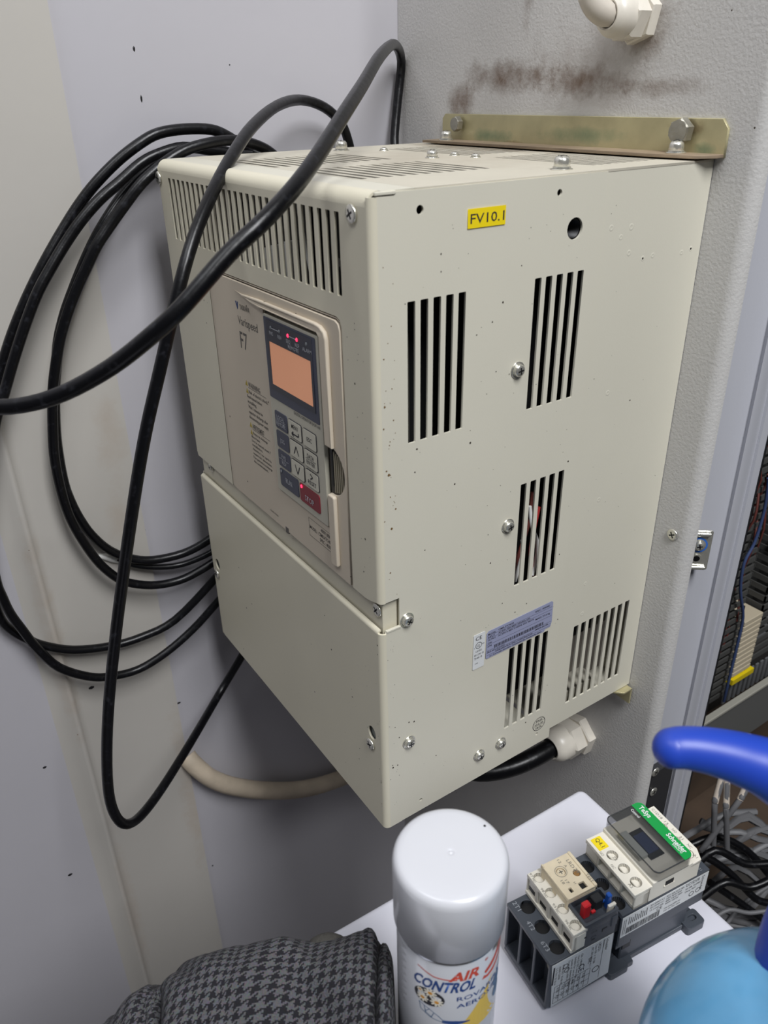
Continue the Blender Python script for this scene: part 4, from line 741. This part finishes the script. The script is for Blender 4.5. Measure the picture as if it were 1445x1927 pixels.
obj('can_tick', wrap(prism([(0.0255, -0.0025), (0.0335, 0.0005), (0.0335, -0.0010), (0.0305, -0.0022), (0.0300, -0.0045), (0.0282, -0.005), (0.0284, -0.003), (0.0255, -0.0040)], (0, 0, 0), X3, Y3, 0.00001), zc1 - 0.001, A0, CR - 0.0011), M_inkg, ac, local=True)
# ---------------------------------------------------------------- contactor and overload relay (local mm: u along, y away from camera, w up)
TH = math.radians(7.5)
E0 = U(940 + 905 / 3.568, 1480 + 1180 / 3.568, 2, TZ)
RZ = math.pi / 2 - TH
ct = thing('contactor', 'cream and anthracite contactor with a smoked cover and green stripe on the white stand', 'contactor', E0, RZ)
mm = 0.001
def lb_(parent, name, a, b, m, bev=0.0004, label=None, kind=None): return obj(name, box([v * mm for v in a], [v * mm for v in b], bev), m, parent, local=True, label=label, kind=kind)
def ltop(parent, name, outer, holes, thick, w, m, bev=0.0, label=None):
    """sheet lying level at height w: outline in (u,y) mm"""
    return obj(name, plate([(a * mm, b * mm) for a, b in outer], [[(a * mm, b * mm) for a, b in h] for h in holes], thick * mm, (0, 0, w * mm), X3, Y3, bev), m, parent, local=True, label=label)
NY = (0, -1, 0)
def ttxt(parent, s, u, y, w, h, wd, m): return text('print', s, m, parent, (u * mm, y * mm, w * mm), NY, X3, h * mm, wd * mm if wd else None, local=True)
def cups(parent, lst, w, r, depth, m, sm=M_bolt, scr=True):
    for (u, y) in lst:
        M = Matrix.Translation((u * mm, y * mm, (w - depth) * mm))
        c_ = obj('terminal_well', lathe([(0, 0), (r * mm, 0), (r * mm, (depth - 0.02) * mm)], 24, caps=False), m, parent, M, local=True, smooth=40)
        if scr: obj('terminal_screw', lathe([(0, 1.9 * mm), (r * .5 * mm, 1.8 * mm), (r * .8 * mm, 1.2 * mm), (r * 0.82 * mm, 0.1 * mm)], 18), sm, c_, local=True, smooth=40); 
# base plate with feet
ltop(ct, 'base_plate', [(-24, -1), (-3, -1), (-2, 3), (48, 3), (49, -2), (60, -2), (62, 0), (62, 50), (-24, 50)], [], 5.5, 5.5, M_cdark, 0.0006)
ltop(ct, 'mounting_foot', rrect(47, -3, 63.5, 9, 2.5), [rrect(53, 1.5, 60, 5.6, 2.0)], 7.5, 7.6, M_cdark, 0.0004)
ltop(ct, 'mounting_foot', rrect(-25, -3, -8, 8, 2.5), [], 6, 6.1, M_cdark, 0.0006)
lb_(ct, 'coil_body', (-12, 4, 5.5), (50, 47, 31), M_cdark, 0.0008); lb_(ct, 'coil_notch', (-11, 3.4, 17), (-4, 5, 29), M_black, 0)
lb_(ct, 'side_step', (-21, 0.6, 28), (-8, 6, 32), M_cdark, 0.0003)
ub = lb_(ct, 'lower_body', (-20.8, 0, 31), (57, 50, 60.5), M_cdark, 0.0008)
holes_b = [(-17, 9), (-17, 25), (-17, 40.5)]
ltop(ct, 'lower_deck', rect(-20.8, 0, 57, 50), [circle(a, b, 5.0, 22) for a, b in holes_b], 3.6, 64.0, M_cdark)
cups(ct, holes_b, 64.0, 5.0, 3.4, M_black, scr=False)
# side label
lab_ = obj('side_label', plate([(a * mm, b * mm) for a, b in ((-20, 40.8), (56.6, 42.6), (56.4, 62.8), (-20, 61.6))], [], 0.0003, (0, -0.0003, 0), X3, Z3), M_lab, ct, local=True, label='white printed data label along the side')
LL = (0, -0.0003, 0)
ls = []; x = -15.5
while x < 14: w_ = random.uniform(.25, .9); ls.append((x * mm, 42.6 * mm, (x + w_) * mm, 49.0 * mm)); x += w_ + random.uniform(.25, .7)
bars('barcode', ls, M_ink, lab_, LL, X3, Z3, local=True)
bars('label_lines', [((-14.5 + 1.7 * k) * mm, 52 * mm, (-13.9 + 1.7 * k) * mm, (59.5 - (k % 3)) * mm) for k in range(10)] + [((-18.6 + 1.5 * k) * mm, 43 * mm, (-18.2 + 1.5 * k) * mm, 59 * mm) for k in range(2)], M_ink, lab_, LL, X3, Z3, local=True)
def stxt(parent, s, u, w, h, wd): return text('print', s, M_ink, parent, (u * mm, -0.0003, w * mm), X3, Z3, h * mm, wd * mm, local=True)
for i, (s, u, w, h, wd) in enumerate((('EN 60947-4-1', 4, 60.5, 1.6, 12), ('IEC 60947-4-1', 4, 57.8, 1.6, 12), ('UL Listed 508', 4, 55, 1.6, 12), ('CE', 10.5, 52.6, 3, 5), ('AC1 32A AC3 18A', 18, 61, 1.7, 16), ('220V 4kW 5HP', 18, 58.4, 1.7, 14), ('400V 7.5kW 10HP', 18, 55.8, 1.7, 15), ('500V 10kW', 18, 53.2, 1.7, 12),
                                      ('Line Load 600V AC', 18, 48.5, 1.7, 15), ('Use Cu 75C wire', 18, 45.8, 1.7, 15), ('LC1D18', 36, 62, 3.2, 12), ('Ith 32A  Ui 690V', 36, 57, 1.8, 14), ('Uimp 6kV', 36, 54, 1.8, 10), ('Schneider', 52.5, 61.5, 1.6, 0)), 0):
    if wd: stxt(lab_, s, u, w, h, wd)
text('print', 'Schneider', M_ink, lab_, (53 * mm, -0.0003, 61.5 * mm), DN, X3, 2.4 * mm, 15 * mm, local=True)
for cx_, cz_ in ((49, 48), (43, 47.5)): obj('ring_mark', plate([(a * mm, b * mm) for a, b in circle(cx_, cz_, 2.3, 20)], [[(a * mm, b * mm) for a, b in circle(cx_, cz_, 1.9, 20)]], 0.0001, (0, -0.00045, 0), X3, Z3), M_ink, lab_, local=True)
text('print', 'LN1 D18 21', M_etch2, ct, (52.2 * mm, 15 * mm, 64.0 * mm), NY, X3, 2 * mm, 13 * mm, local=True)
# cream upper housing
hf = [(-5, 7.8), (-5, 19.4), (-5, 31.2)]
fb = obj('front_terminal_block', boxes([((-11.5 * mm, 0.3 * mm, 64 * mm), (1 * mm, 49.7 * mm, 67 * mm)), ((-5.5 * mm, 0.3 * mm, 66 * mm), (2 * mm, 49.7 * mm, 76.4 * mm))] + [((-11.5 * mm, y * mm, 64 * mm), (1 * mm, (y + 2.2) * mm, 76.6 * mm)) for y in (0.3, 12.6, 24.4, 36.2)] + [((-11.5 * mm, 37 * mm, 64 * mm), (1 * mm, 49.7 * mm, 76.6 * mm))], 0.0004), M_cream, ct, local=True)
ltop(fb, 'block_top', [(-12.6, 0.3), (1.5, 0.3), (2.2, 49.7), (-12.6, 49.7)], [circle(a, b, 3.9, 22) for a, b in hf], 3.4, 79.6, M_cream, 0.0003)
cups(fb, hf, 79.6, 3.9, 6.0, M_etch)
for y in (6.8, 18.6, 30.4): lb_(fb, 'wire_entry', (-6.0, y - 2.6, 67.5), (-5.4, y + 2.6, 72.5), M_black, 0)
rb = lb_(ct, 'upper_housing', (1.0, 0.3, 64), (45.5, 49.7, 79.5), M_cream, 0.0005)
lb_(ct, 'housing_shelf', (2.4, 0.0, 79), (38, 50, 82.6), M_cream, 0.0004)
hr = [(41.2, 7.8), (41.2, 20.0), (41.2, 32.4)]
ltop(ct, 'rear_terminal_top', [(36.6, 0.3), (45.6, 0.3), (49.6, 8), (49.6, 49.7), (36.6, 49.7)], [circle(a, b, 3.8, 22) for a, b in hr], 3.0, 80.6, M_cream, 0.0003)
lb_(ct, 'rear_block', (45, 6, 64), (48.8, 49.5, 78), M_cream, 0.0004)
cups(ct, hr, 80.6, 3.8, 4.0, M_etch, scr=True)
lb_(rb, 'latch_window', (14.5, -0.1, 73), (21.5, 1, 77), M_black, 0); lb_(rb, 'latch_sill', (13.5, -0.3, 71.8), (22.5, 0.6, 73), M_cream, 0)
lb_(rb, 'housing_seam', (0.2, 0.1, 64.2), (0.6, 0.5, 78), M_etch, 0)
for s, u, y in (('14', -4, 41.5), ('NO', -9.6, 37), ('22', -4, 30.0), ('NC', -9.6, 25.6), ('A2', -9.0, 9.0)): ttxt(fb, s, u, y, 79.6, 2.1, 3.6, M_etch)
for s, u, y, w_ in (('C1D18', 47.6, 48, 10), ('13', 47.6, 35.4, 3), ('NO', 47.6, 28, 3.6), ('21', 47.6, 21, 3), ('NC', 47.6, 13.6, 3.6), ('A1', 45.2, 5.6, 3.2)): ttxt(ct, s, u, y, 80.6, 2.1, w_, M_etch)
yl = obj('marker_label', plate([(a * mm, b * mm) for a, b in rrect(-10.6, 37.6, -2.4, 47.6, 0.4)], [], 0.0003, (0, 0, 79.95 * mm), X3, Y3), M_yel, fb, local=True, label='yellow tape label reading Q4.1')
text('print', 'Q4.1', M_ink, yl, (-4.4 * mm, 46.6 * mm, 79.95 * mm), NY, X3, 3.2 * mm, 7.6 * mm, local=True)
# mechanism under the cover
lb_(ct, 'metal_window', (5.5, 17, 82.6), (13, 39, 86.2), mat('grey_plastic_window', (176, 178, 172), 0.4), 0.0003)
lb_(ct, 'blue_carrier', (15, 18, 82.6), (24, 34, 84.5), mat('navy_carrier', (44, 56, 92), 0.4), 0.0003); lb_(ct, 'black_carrier', (13.5, 14, 82.6), (25.5, 38, 83.4), M_black, 0.0002)
# smoked cover
cvp = rrect(3.2, -0.6, 35.8, 50.8, 4.2, 5)
cvs = obj('smoked_cover', plate([(a * mm, b * mm) for a, b in cvp], [], 0.8 * mm, (0, 0, 91.2 * mm), X3, Y3), M_smoke, ct, local=True, label='smoked clear snap-on cover')
inner = [(3.2 + (a - 3.2) * 0.965 + 0.55, -0.6 + (b + 0.6) * 0.978 + 0.55) for a, b in cvp]
obj('cover_wall', plate([(a * mm, b * mm) for a, b in cvp], [[(a * mm, b * mm) for a, b in inner]], 8.0 * mm, (0, 0, 90.4 * mm), X3, Y3), M_smoke, cvs, local=True)
obj('cover_edge', plate([(a * mm, b * mm) for a, b in cvp], [[(a * mm, b * mm) for a, b in inner]], 0.5 * mm, (0, 0, 91.5 * mm), X3, Y3), mat('cover_edge', (58, 60, 62), 0.2), cvs, local=True)
gs = [(a, b) for a, b in cvp if a > 27.5]; gp = [(27.6, -0.6)] + sorted([p for p in cvp if p[0] > 31 and p[1] < 10], key=lambda p: p[1]) + sorted([p for p in cvp if p[0] > 31 and p[1] > 40], key=lambda p: (p[1])) + [(27.6, 50.8)]
gr = obj('green_stripe', plate([(a * mm, b * mm) for a, b in gp], [], 0.25 * mm, (0, 0, 91.6 * mm), X3, Y3), M_green, cvs, local=True, label='green stripe with white lettering')
text('print', 'TeSys', M_lab, gr, (34.2 * mm, 47 * mm, 91.6 * mm), NY, X3, 4.0 * mm, 10.5 * mm, bold=0.02, local=True)
text('print', 'Schneider', M_lab, gr, (34.6 * mm, 20.5 * mm, 91.6 * mm), NY, X3, 3.8 * mm, 17 * mm, bold=0.025, local=True); text('print', 'Electric', M_lab, gr, (30.9 * mm, 12.6 * mm, 91.6 * mm), NY, X3, 2.0 * mm, 8.5 * mm, bold=0.01, local=True)
text('print', 'Control', M_lab, cvs, (26.4 * mm, 48 * mm, 91.3 * mm), NY, X3, 2.3 * mm, 8.0 * mm, bold=0.01, local=True)
# ---- overload relay
ov = thing('overload_relay', 'anthracite overload relay with aged cream dial plate and red button plugged to the contactor', 'relay', E0 + Vector((0, 0, 0)), RZ)
obj('lower_body', boxes([((-68 * mm, 0, 4 * mm), (-25 * mm, 49 * mm, 50 * mm))] + [((-77.6 * mm, y * mm, 8 * mm), (-60 * mm, (y + 2.4) * mm, 50 * mm)) for y in (0, 15.6, 31.2, 46.6)], 0.0005), M_cdark, ov, local=True)
lb_(ov, 'nose_plate', (-77.6, 0.4, 4), (-62, 48.6, 10), M_cdark, 0.0006)
hb = [(-66.8, 8.2), (-66.8, 24), (-66.8, 40.2)]
ltop(ov, 'lower_deck', [(-77.8, 0), (-50, 0), (-50, 49), (-77.8, 49)], [circle(a, b, 5.1, 24) for a, b in hb], 3.4, 53.2, M_cdark, 0.0003)
cups(ov, hb, 53.2, 5.1, 3.1, M_black, scr=False)
for y in (9, 24.5, 40): obj('clamp_screw', lathe([(0, 0.002), (0.003, 0.0018), (0.0044, 0)], 16), M_bolt, ov, Matrix.Translation((-68.2 * mm, y * mm, 32 * mm)) @ Matrix.Rotation(-math.pi / 2, 4, 'Y'), local=True, smooth=40)
lb_(ov, 'upper_body', (-52, 0, 50), (-25.5, 49, 68.5), M_cdark, 0.0006)
ltop(ov, 'tray_wall', rrect(-52.5, 0, -25, 18.5, 1.2), [rrect(-50.8, 1.8, -27, 17.6, 1.0)], 7.5, 74.8, M_cdark, 0.0003)
lb_(ov, 'side_hook', (-31, -0.6, 60), (-25, 3, 70), M_cdark, 0.0008); lb_(ov, 'side_groove', (-37.5, -0.15, 61.5), (-33.5, 0.6, 62.6), M_black, 0); lb_(ov, 'side_groove', (-37.6, -0.15, 59.6), (-36.8, 0.6, 62.4), M_black, 0)
lb_(ov, 'side_groove', (-52.4, -0.15, 62.6), (-50.6, 0.6, 63.8), M_black, 0); lb_(ov, 'side_groove', (-45.6, -0.15, 56), (-43.0, 0.6, 57.2), M_black, 0)
for a in (58.6, 63.4): bars('moulded_mark', [((-46.5 + 1.2 * k) * mm, (a + 0.8 * math.sin(k)) * mm, (-46.0 + 1.2 * k) * mm, (a + 1.6) * mm) for k in range(4)], M_black, ov, (0, 0, 0), X3, Z3, local=True)
dc = mat('connector_black', (34, 36, 40), 0.5)
lb_(ov, 'link_block', (-26.5, 2, 46), (-20.4, 47, 60), dc, 0.0006)
# cream auxiliary block
hx = [(-56.2, 5.2), (-56.2, 18.0), (-56.2, 31.2), (-56.2, 44.0)]
xb = obj('aux_terminal_block', boxes([((-60.8 * mm, 0, 54 * mm), (-51 * mm, 50 * mm, 69 * mm))] + [((-61.8 * mm, y * mm, 54 * mm), (-58 * mm, (y + 2.6) * mm, 69.5 * mm)) for y in (0, 11.6, 24.4, 37.2)] + [((-62.4 * mm, 0, 53.6 * mm), (-58 * mm, 50 * mm, 57 * mm)), ((-61.8 * mm, 48.6 * mm, 54 * mm), (-58 * mm, 50 * mm, 69.5 * mm))], 0.0004), M_cream, ov, local=True)
ltop(xb, 'block_top', [(-61.8, 0), (-50.4, 0), (-50.4, 50), (-61.8, 50)], [circle(a, b, 3.7, 22) for a, b in hx], 3.2, 72.4, M_cream, 0.0003)
cups(xb, hx, 72.4, 3.7, 5.5, M_etch)
for y in (7, 19.6, 32.4, 44.8): lb_(xb, 'wire_entry', (-61.0, y - 3.4, 59.2), (-60.7, y + 3.0, 62.8), M_black, 0)
for s, y in (('97 NO', 49), ('98 NO', 36.2), ('95 NC', 23.4), ('96 NC', 10.4)):
    ttxt(xb, s.split()[0], -59.0, y + 0.5, 72.4, 1.8, 3.2, M_etch); ttxt(xb, s.split()[1], -59.6, y - 3.6, 72.4, 1.8, 3.2, M_etch)
ttxt(xb, 'TeSys', -51.2, 15, 72.4, 2.0, 6, M_etch)
for s, y in (('2T1', 47.5), ('4T2', 31.5), ('6T3', 15.5)): ttxt(ov, s, -71.5, y, 53.2, 3.2, 7, M_etch2)
# dial block
dial_o = [(-53.6, 17.5), (-29.4, 17.5), (-29.4, 46.8), (-53.6, 46.8)]
dl = lb_(ov, 'dial_block', (-53.2, 17.8, 68), (-29.6, 46.6, 77.5), M_aged, 0.0006, label='yellowed cream dial plate')
ltop(dl, 'dial_plate', dial_o, [rrect(-40.2, 19.6, -35.6, 24.4, 0.3), rrect(-48.4, 20.8, -46, 24.2, 0.2), circle(-44.6, 36.6, 3.2, 24), circle(-35.6, 31.2, 2.6, 20)], 2.2, 80.0, M_aged, 0.0003)
lb_(dl, 'plate_border', (-53.6, 44.4, 80), (-52.4, 46.8, 81.2), M_aged, 0.0003); lb_(dl, 'plate_border', (-53.6, 17.5, 80), (-52.6, 44, 80.7), M_aged, 0.0002); lb_(dl, 'plate_border', (-31.6, 17.5, 80), (-29.4, 46.8, 80.9), M_aged, 0.0003)
lb_(dl, 'test_window', (-40.2, 19.6, 77.4), (-35.6, 24.4, 77.9), M_black, 0); lb_(dl, 'test_window', (-48.4, 20.8, 77.4), (-46, 24.2, 77.9), M_black, 0)
M = Matrix.Translation((-44.6 * mm, 36.6 * mm, 77.4 * mm)); dk = obj('setting_dial', lathe([(0, 0.0022), (0.0023, 0.0022), (0.0029, 0.0016), (0.0031, 0)], 24), M_aged, dl, M, local=True, smooth=30)
obj('dial_cross', boxes([((-.0016, -.0003, .0018), (.0016, .0003, .0024)), ((-.0003, -.0016, .0018), (.0003, .0016, .0024))]), M_etch, dk, local=True)
obj('dial_ring', plate([(a * mm, b * mm) for a, b in circle(-44.6, 36.6, 4.2, 28)], [[(a * mm, b * mm) for a, b in circle(-44.6, 36.6, 3.9, 28)]], 0.0001, (0, 0, 80.15 * mm), X3, Y3), M_etch, dl, local=True)
obj('reset_knob', lathe([(0, 0.0016), (0.0018, 0.0014), (0.0024, 0)], 20), M_brown, dl, Matrix.Translation((-35.6 * mm, 31.2 * mm, 77.6 * mm)), local=True, smooth=40, label='scorched brown reset knob')
for s, u, y, h, w_ in (('LRD', -33.6, 42, 2.6, 7), ('21', -33.4, 34.4, 2.6, 3.6), ('12', -39.6, 45.0, 2.0, 3), ('17', -44.6, 30.0, 2.0, 3), ('18', -47.4, 31, 2.0, 3), ('TEST', -30.0, 27, 2.0, 7), ('H', -40.8, 26.2, 1.6, 1.6), ('A', -38, 39.6, 2, 2)): ttxt(dl, s, u, y, 80.0 if u < -31.6 else 80.95, h, w_, M_etch)
# buttons in the tray
rd = obj('red_button', box((-47.5 * mm, 7.6 * mm, 68.4 * mm), (-42.0 * mm, 12.2 * mm, 80.5 * mm), 0.0007), M_redb, ov, local=True); lb_(rd, 'button_stub', (-42, 6.2, 72), (-39, 8.2, 74), M_redb, 0.0003)
bl = obj('blue_button', box((-29.5 * mm, 6.0 * mm, 68.4 * mm), (-26.4 * mm, 9.6 * mm, 82.0 * mm), 0.0006), M_blueb, ov, local=True); lb_(bl, 'button_stub', (-33.5, 9, 73), (-29.0, 10.6, 75), M_blueb, 0.0003)
lb_(ov, 'button_clip', (-37.5, 9, 68.4), (-30.5, 15, 77.5), dc, 0.0006); lb_(ov, 'blue_button_seat', (-31, 3, 68.4), (-25, 5.2, 76.5), M_cream, 0.0004)
# relay side label
rlb = obj('side_label', plate([(a * mm, b * mm) for a, b in ((-73.4, 4.8), (-25.2, 7.4), (-26.8, 51.5), (-76.6, 51.6))], [], 0.0003, (0, -0.0004, 0), X3, Z3), M_lab, ov, local=True, label='white rotated data label')
def rtxt(s, u, w, h, L__): return text('print', s, M_ink, rlb, (u * mm, -0.0004, w * mm), DN, X3, h * mm, L__ * mm, local=True)
for s, u, w, h, L__ in (('Schneider', -30.0, 50, 2.4, 13), ('Electric', -33.2, 50, 1.6, 8), ('LRD21', -36.2, 49.5, 2.6, 9), ('Class 10A  Ir 12-18A', -39.6, 49, 1.8, 20), ('IEC EN 60947-4-1', -42.6, 48, 1.8, 20), ('CE', -48.6, 36, 5.0, 8), ('EAC', -43.4, 38, 2.4, 6), ('Gb 14048.4', -51.4, 48, 1.7, 16), ('Use Cu 75C wire only', -54.0, 48, 1.7, 24),
                      ('Suitable for use on a circuit', -56.6, 48, 1.7, 30), ('capable of delivering 5kA rms', -59.2, 48, 1.7, 32), ('Overload trip 600V AC max', -61.8, 48, 1.7, 28), ('97-98 NO  95-96 NC', -66.4, 47, 1.7, 22), ('A600 Q300', -69.0, 47, 1.7, 14), ('2.5 Nm 22 lb.in', -71.6, 47, 1.7, 18)): rtxt(s, u, w, h, L__)
for cx_, cz_, r_ in ((-65.4, 44, 2.2), (-38, 21, 3.0), (-64, 39, 2.2)): obj('ring_mark', plate([(a * mm, b * mm) for a, b in circle(cx_, cz_, r_, 22)], [[(a * mm, b * mm) for a, b in circle(cx_, cz_, r_ - .45, 22)]], 0.0001, (0, -0.00055, 0), X3, Z3), M_ink, rlb, local=True)
bars('label_table', [((-72.6 + 4.2 * k) * mm, 8 * mm, (-72.3 + 4.2 * k) * mm, 26 * mm) for k in range(8)] + [(-72.6 * mm, (8 + 6 * k) * mm, -43.2 * mm, (8.3 + 6 * k) * mm) for k in range(4)] + [(-34.5 * mm, 9 * mm, -34.2 * mm, 50 * mm), (-75.4 * mm, 30 * mm, -74.2 * mm, 49 * mm)], M_ink, rlb, (0, -0.0004, 0), X3, Z3, local=True)
for k in range(6): rtxt(('0.55', '12.0', '690V', '440V', '18.0', '9.00')[k], -68.6 + 4.2 * k, 24, 1.8, 5); rtxt(('7.5', '10', '500', '13.8', '4', '3~')[k], -68.6 + 4.2 * k, 16, 1.8, 4)
# ---------------------------------------------------------------- houndstooth garment
def hound():
    m = mat('houndstooth_wool', (60, 60, 64), 0.95, bump=0.9, bscale=900); nt = m.node_tree; N = nt.nodes; L = nt.links
    uv = N.new('ShaderNodeUVMap'); sep = N.new('ShaderNodeSeparateXYZ'); L.new(uv.outputs[0], sep.inputs[0])
    def mth(op, a, b=None):
        n = N.new('ShaderNodeMath'); n.operation = op
        for i, v in enumerate((a, b)):
            if v is None: continue
            if isinstance(v, (int, float)): n.inputs[i].default_value = v
            else: L.new(v, n.inputs[i])
        return n.outputs[0]
    sc_ = 8 / 0.0066
    i_, j_ = mth('FLOOR', mth('MULTIPLY', sep.outputs[0], sc_)), mth('FLOOR', mth('MULTIPLY', sep.outputs[1], sc_))
    tw = mth('LESS_THAN', mth('FLOORED_MODULO', mth('ADD', i_, j_), 4), 1.5)
    wa, we = mth('LESS_THAN', mth('FLOORED_MODULO', i_, 8), 3.5), mth('LESS_THAN', mth('FLOORED_MODULO', j_, 8), 3.5)
    v = mth('ADD', mth('MULTIPLY', tw, wa), mth('MULTIPLY', mth('SUBTRACT', 1, tw), we))
    x = N.new('ShaderNodeMix'); x.data_type = 'RGBA'; x.inputs[6].default_value = lin((30, 29, 36)); x.inputs[7].default_value = lin((100, 100, 104)); L.new(v, x.inputs[0])
    tc = N.new('ShaderNodeTexCoord'); no = N.new('ShaderNodeTexNoise'); no.inputs['Scale'].default_value = 900; L.new(tc.outputs['Object'], no.inputs[0])
    y = N.new('ShaderNodeMix'); y.data_type = 'RGBA'; y.blend_type = 'MULTIPLY'; y.inputs[0].default_value = 0.8; L.new(x.outputs[2], y.inputs[6]); L.new(no.outputs['Color'], y.inputs[7])
    z = N.new('ShaderNodeMix'); z.data_type = 'RGBA'; z.inputs[0].default_value = 0.2; L.new(y.outputs[2], z.inputs[6]); L.new(x.outputs[2], z.inputs[7])
    L.new(z.outputs[2], N['Principled BSDF'].inputs['Base Color']); return m
ridge = [(150, 1960, .462), (204, 1929, .462), (256, 1875, .462), (284, 1873, .462), (300, 1858, .462), (333, 1821, .465), (377, 1803, .468), (420, 1796, .47), (461, 1790, .47), (533, 1777, .47), (586, 1780, .47), (640, 1771, .465), (684, 1768, .46), (714, 1778, .455), (730, 1800, .452), (738, 1850, .45)]
RP = [D(*q) for q in ridge]
back = Vector((-0.83, 0.55, 0))
NI, NJ = 120, 60
def cr(P, t):
    k = len(P) - 1; x = min(max(t, 0), 1) * k; i = min(int(x), k - 1); f = x - i
    p0, p1, p2, p3 = P[max(i - 1, 0)], P[i], P[i + 1], P[min(i + 2, k)]
    return 0.5 * ((2 * p1) + (p2 - p0) * f + (2 * p0 - 5 * p1 + 4 * p2 - p3) * f * f + (3 * p1 - p0 - 3 * p2 + p3) * f ** 3)
from mathutils import noise
vs, uvs = [], []
for i in range(NI + 1):
    t = i / NI; p = cr(RP, t); zb = TZ + 0.0015
    pf_ = [Vector((-0.034, zb - p.z)), Vector((-0.030, (zb - p.z) * 0.66)), Vector((-0.020, (zb - p.z) * 0.34)), Vector((-0.008, -0.0095)), Vector((0, -0.001)), Vector((0.014, -0.0005)), Vector((0.034, -0.008)), Vector((0.052, -0.020)), Vector((0.070, -0.040)), Vector((0.085, (zb - p.z) * 0.8)), Vector((0.09, zb - p.z))]
    for j in range(NJ + 1):
        s = j / NJ; q = cr(pf_, s)
        w = -back * q.x + Vector((0, 0, q.y))
        damp = min(1, s * 3, (1 - s) * 5)
        f = noise.noise(Vector((t * 7 + q.x * 22, q.x * 30, 1.3))) * 0.007 + noise.noise(Vector((t * 16 - q.x * 60, q.x * 25, 5))) * 0.0045 + noise.noise(Vector((t * 34 + q.x * 90, q.x * 40, 9))) * 0.0016
        f -= 0.012 * math.exp(-((t - 0.27 - q.x * 1.1) / 0.018) ** 2) * (1 if q.x > 0 else 0.2)      # deep fold left
        f -= 0.014 * math.exp(-((t - 0.86 + q.x * 0.4) / 0.02) ** 2)
        P_ = p + w + Vector((0, 0, f * damp * (1.0 if q.x > -.01 else 0.4))); P_.z = zb + (P_.z - zb) * min(1.0, (t / 0.04) ** 0.5, max(0.0, (1.0 - t) / 0.03) ** 0.5)
        vs.append(P_); uvs.append((t * 0.25 + q.x * 0.12, s * 0.26))
fcs = [(i * (NJ + 1) + j, (i + 1) * (NJ + 1) + j, (i + 1) * (NJ + 1) + j + 1, i * (NJ + 1) + j + 1) for i in range(NI) for j in range(NJ)]
me = bpy.data.meshes.new('cloth'); me.from_pydata(vs, [], fcs); ul = me.uv_layers.new(name='UVMap')
for lp in me.loops: ul.data[lp.index].uv = uvs[lp.vertex_index]
gm = thing('houndstooth_garment', 'crumpled dark grey houndstooth cloth beside the aerosol can at the bottom edge', 'cloth', (0.43, -0.13, TZ))
M_h = hound(); gb = obj('fabric', me, M_h, gm, smooth=0)
md = gb.modifiers.new('thick', 'SOLIDIFY'); md.thickness = 0.0016; md.offset = -1
obj('knit_cuff', tube([D(588, 1800, .480), D(598, 1782, .479), D(618, 1777, .478), D(638, 1782, .477), D(650, 1798, .476)], 0.0062, radii=[.8, 1, 1.05, 1, .8]), mat('knit_cuff', (62, 60, 56), 0.95, bump=0.9, bscale=500), gm, smooth=60)
# ---------------------------------------------------------------- blue jug with handle (near the lens)
JC = D(1490, 2065, 0.36); JR = 0.0690
jg = thing('plastic_jug', 'translucent blue plastic jug with a thick royal blue handle at the lower right', 'jug', (JC.x, JC.y, JC.z - 0.16))
prj = [(0, -0.16), (JR * 0.9, -0.16), (JR * 0.98, -0.155), (JR, -0.14), (JR, 0.0)] + [(JR * math.cos(a), JR * math.sin(a)) for a in [math.pi / 2 * k / 14 for k in range(1, 12)]] + [(0.02, JR * 0.99), (0.02, JR * 0.98)]
obj('tank', lathe(prj, 64), M_jug, jg, Matrix.Translation(JC), smooth=50)
hd = [D(1266, 1408, .335), D(1290, 1407, .335), D(1340, 1414, .335), D(1400, 1430, .335), D(1460, 1455, .335), D(1530, 1510, .337), D(1565, 1590, .34), D(1548, 1680, .345), D(1508, 1760, .35), D(1490, 1850, .355), D(1487, 1915, .36)]
obj('handle', tube(hd, 0.0100, res=16, radii=[.86, .9, 1.0, 1.14, 1.3, 1.45, 1.5, 1.55, 1.6, 1.7, 1.9], sub=6), M_handle, jg, smooth=60)
stz = JC.z - 0.16
so = thing('stool', 'small grey stool just outside the picture carrying the blue jug', 'stool', (JC.x, JC.y, -1.3))
obj('seat', plate(circle(JC.x, JC.y, JR * 0.92, 32), [], 0.02, (0, 0, stz - 0.0005), X3, Y3, bev=0.002), M_lgrey, so)
for k in range(3):
    a = 2.1 * k - 0.6; obj('leg', tube([(JC.x + 0.045 * math.cos(a), JC.y + 0.045 * math.sin(a), stz - 0.02), (JC.x + 0.06 * math.cos(a), JC.y + 0.06 * math.sin(a), -1.0), (JC.x + 0.065 * math.cos(a), JC.y + 0.065 * math.sin(a), -1.299)], 0.008), M_lgrey, so, smooth=60)
tip = hd[0]; bm = bmesh.new(); bmesh.ops.create_uvsphere(bm, u_segments=24, v_segments=14, radius=0.0086); me = bm2me(bm)
obj('handle_tip', me, M_handle, jg, Matrix.Translation(tip), smooth=60)
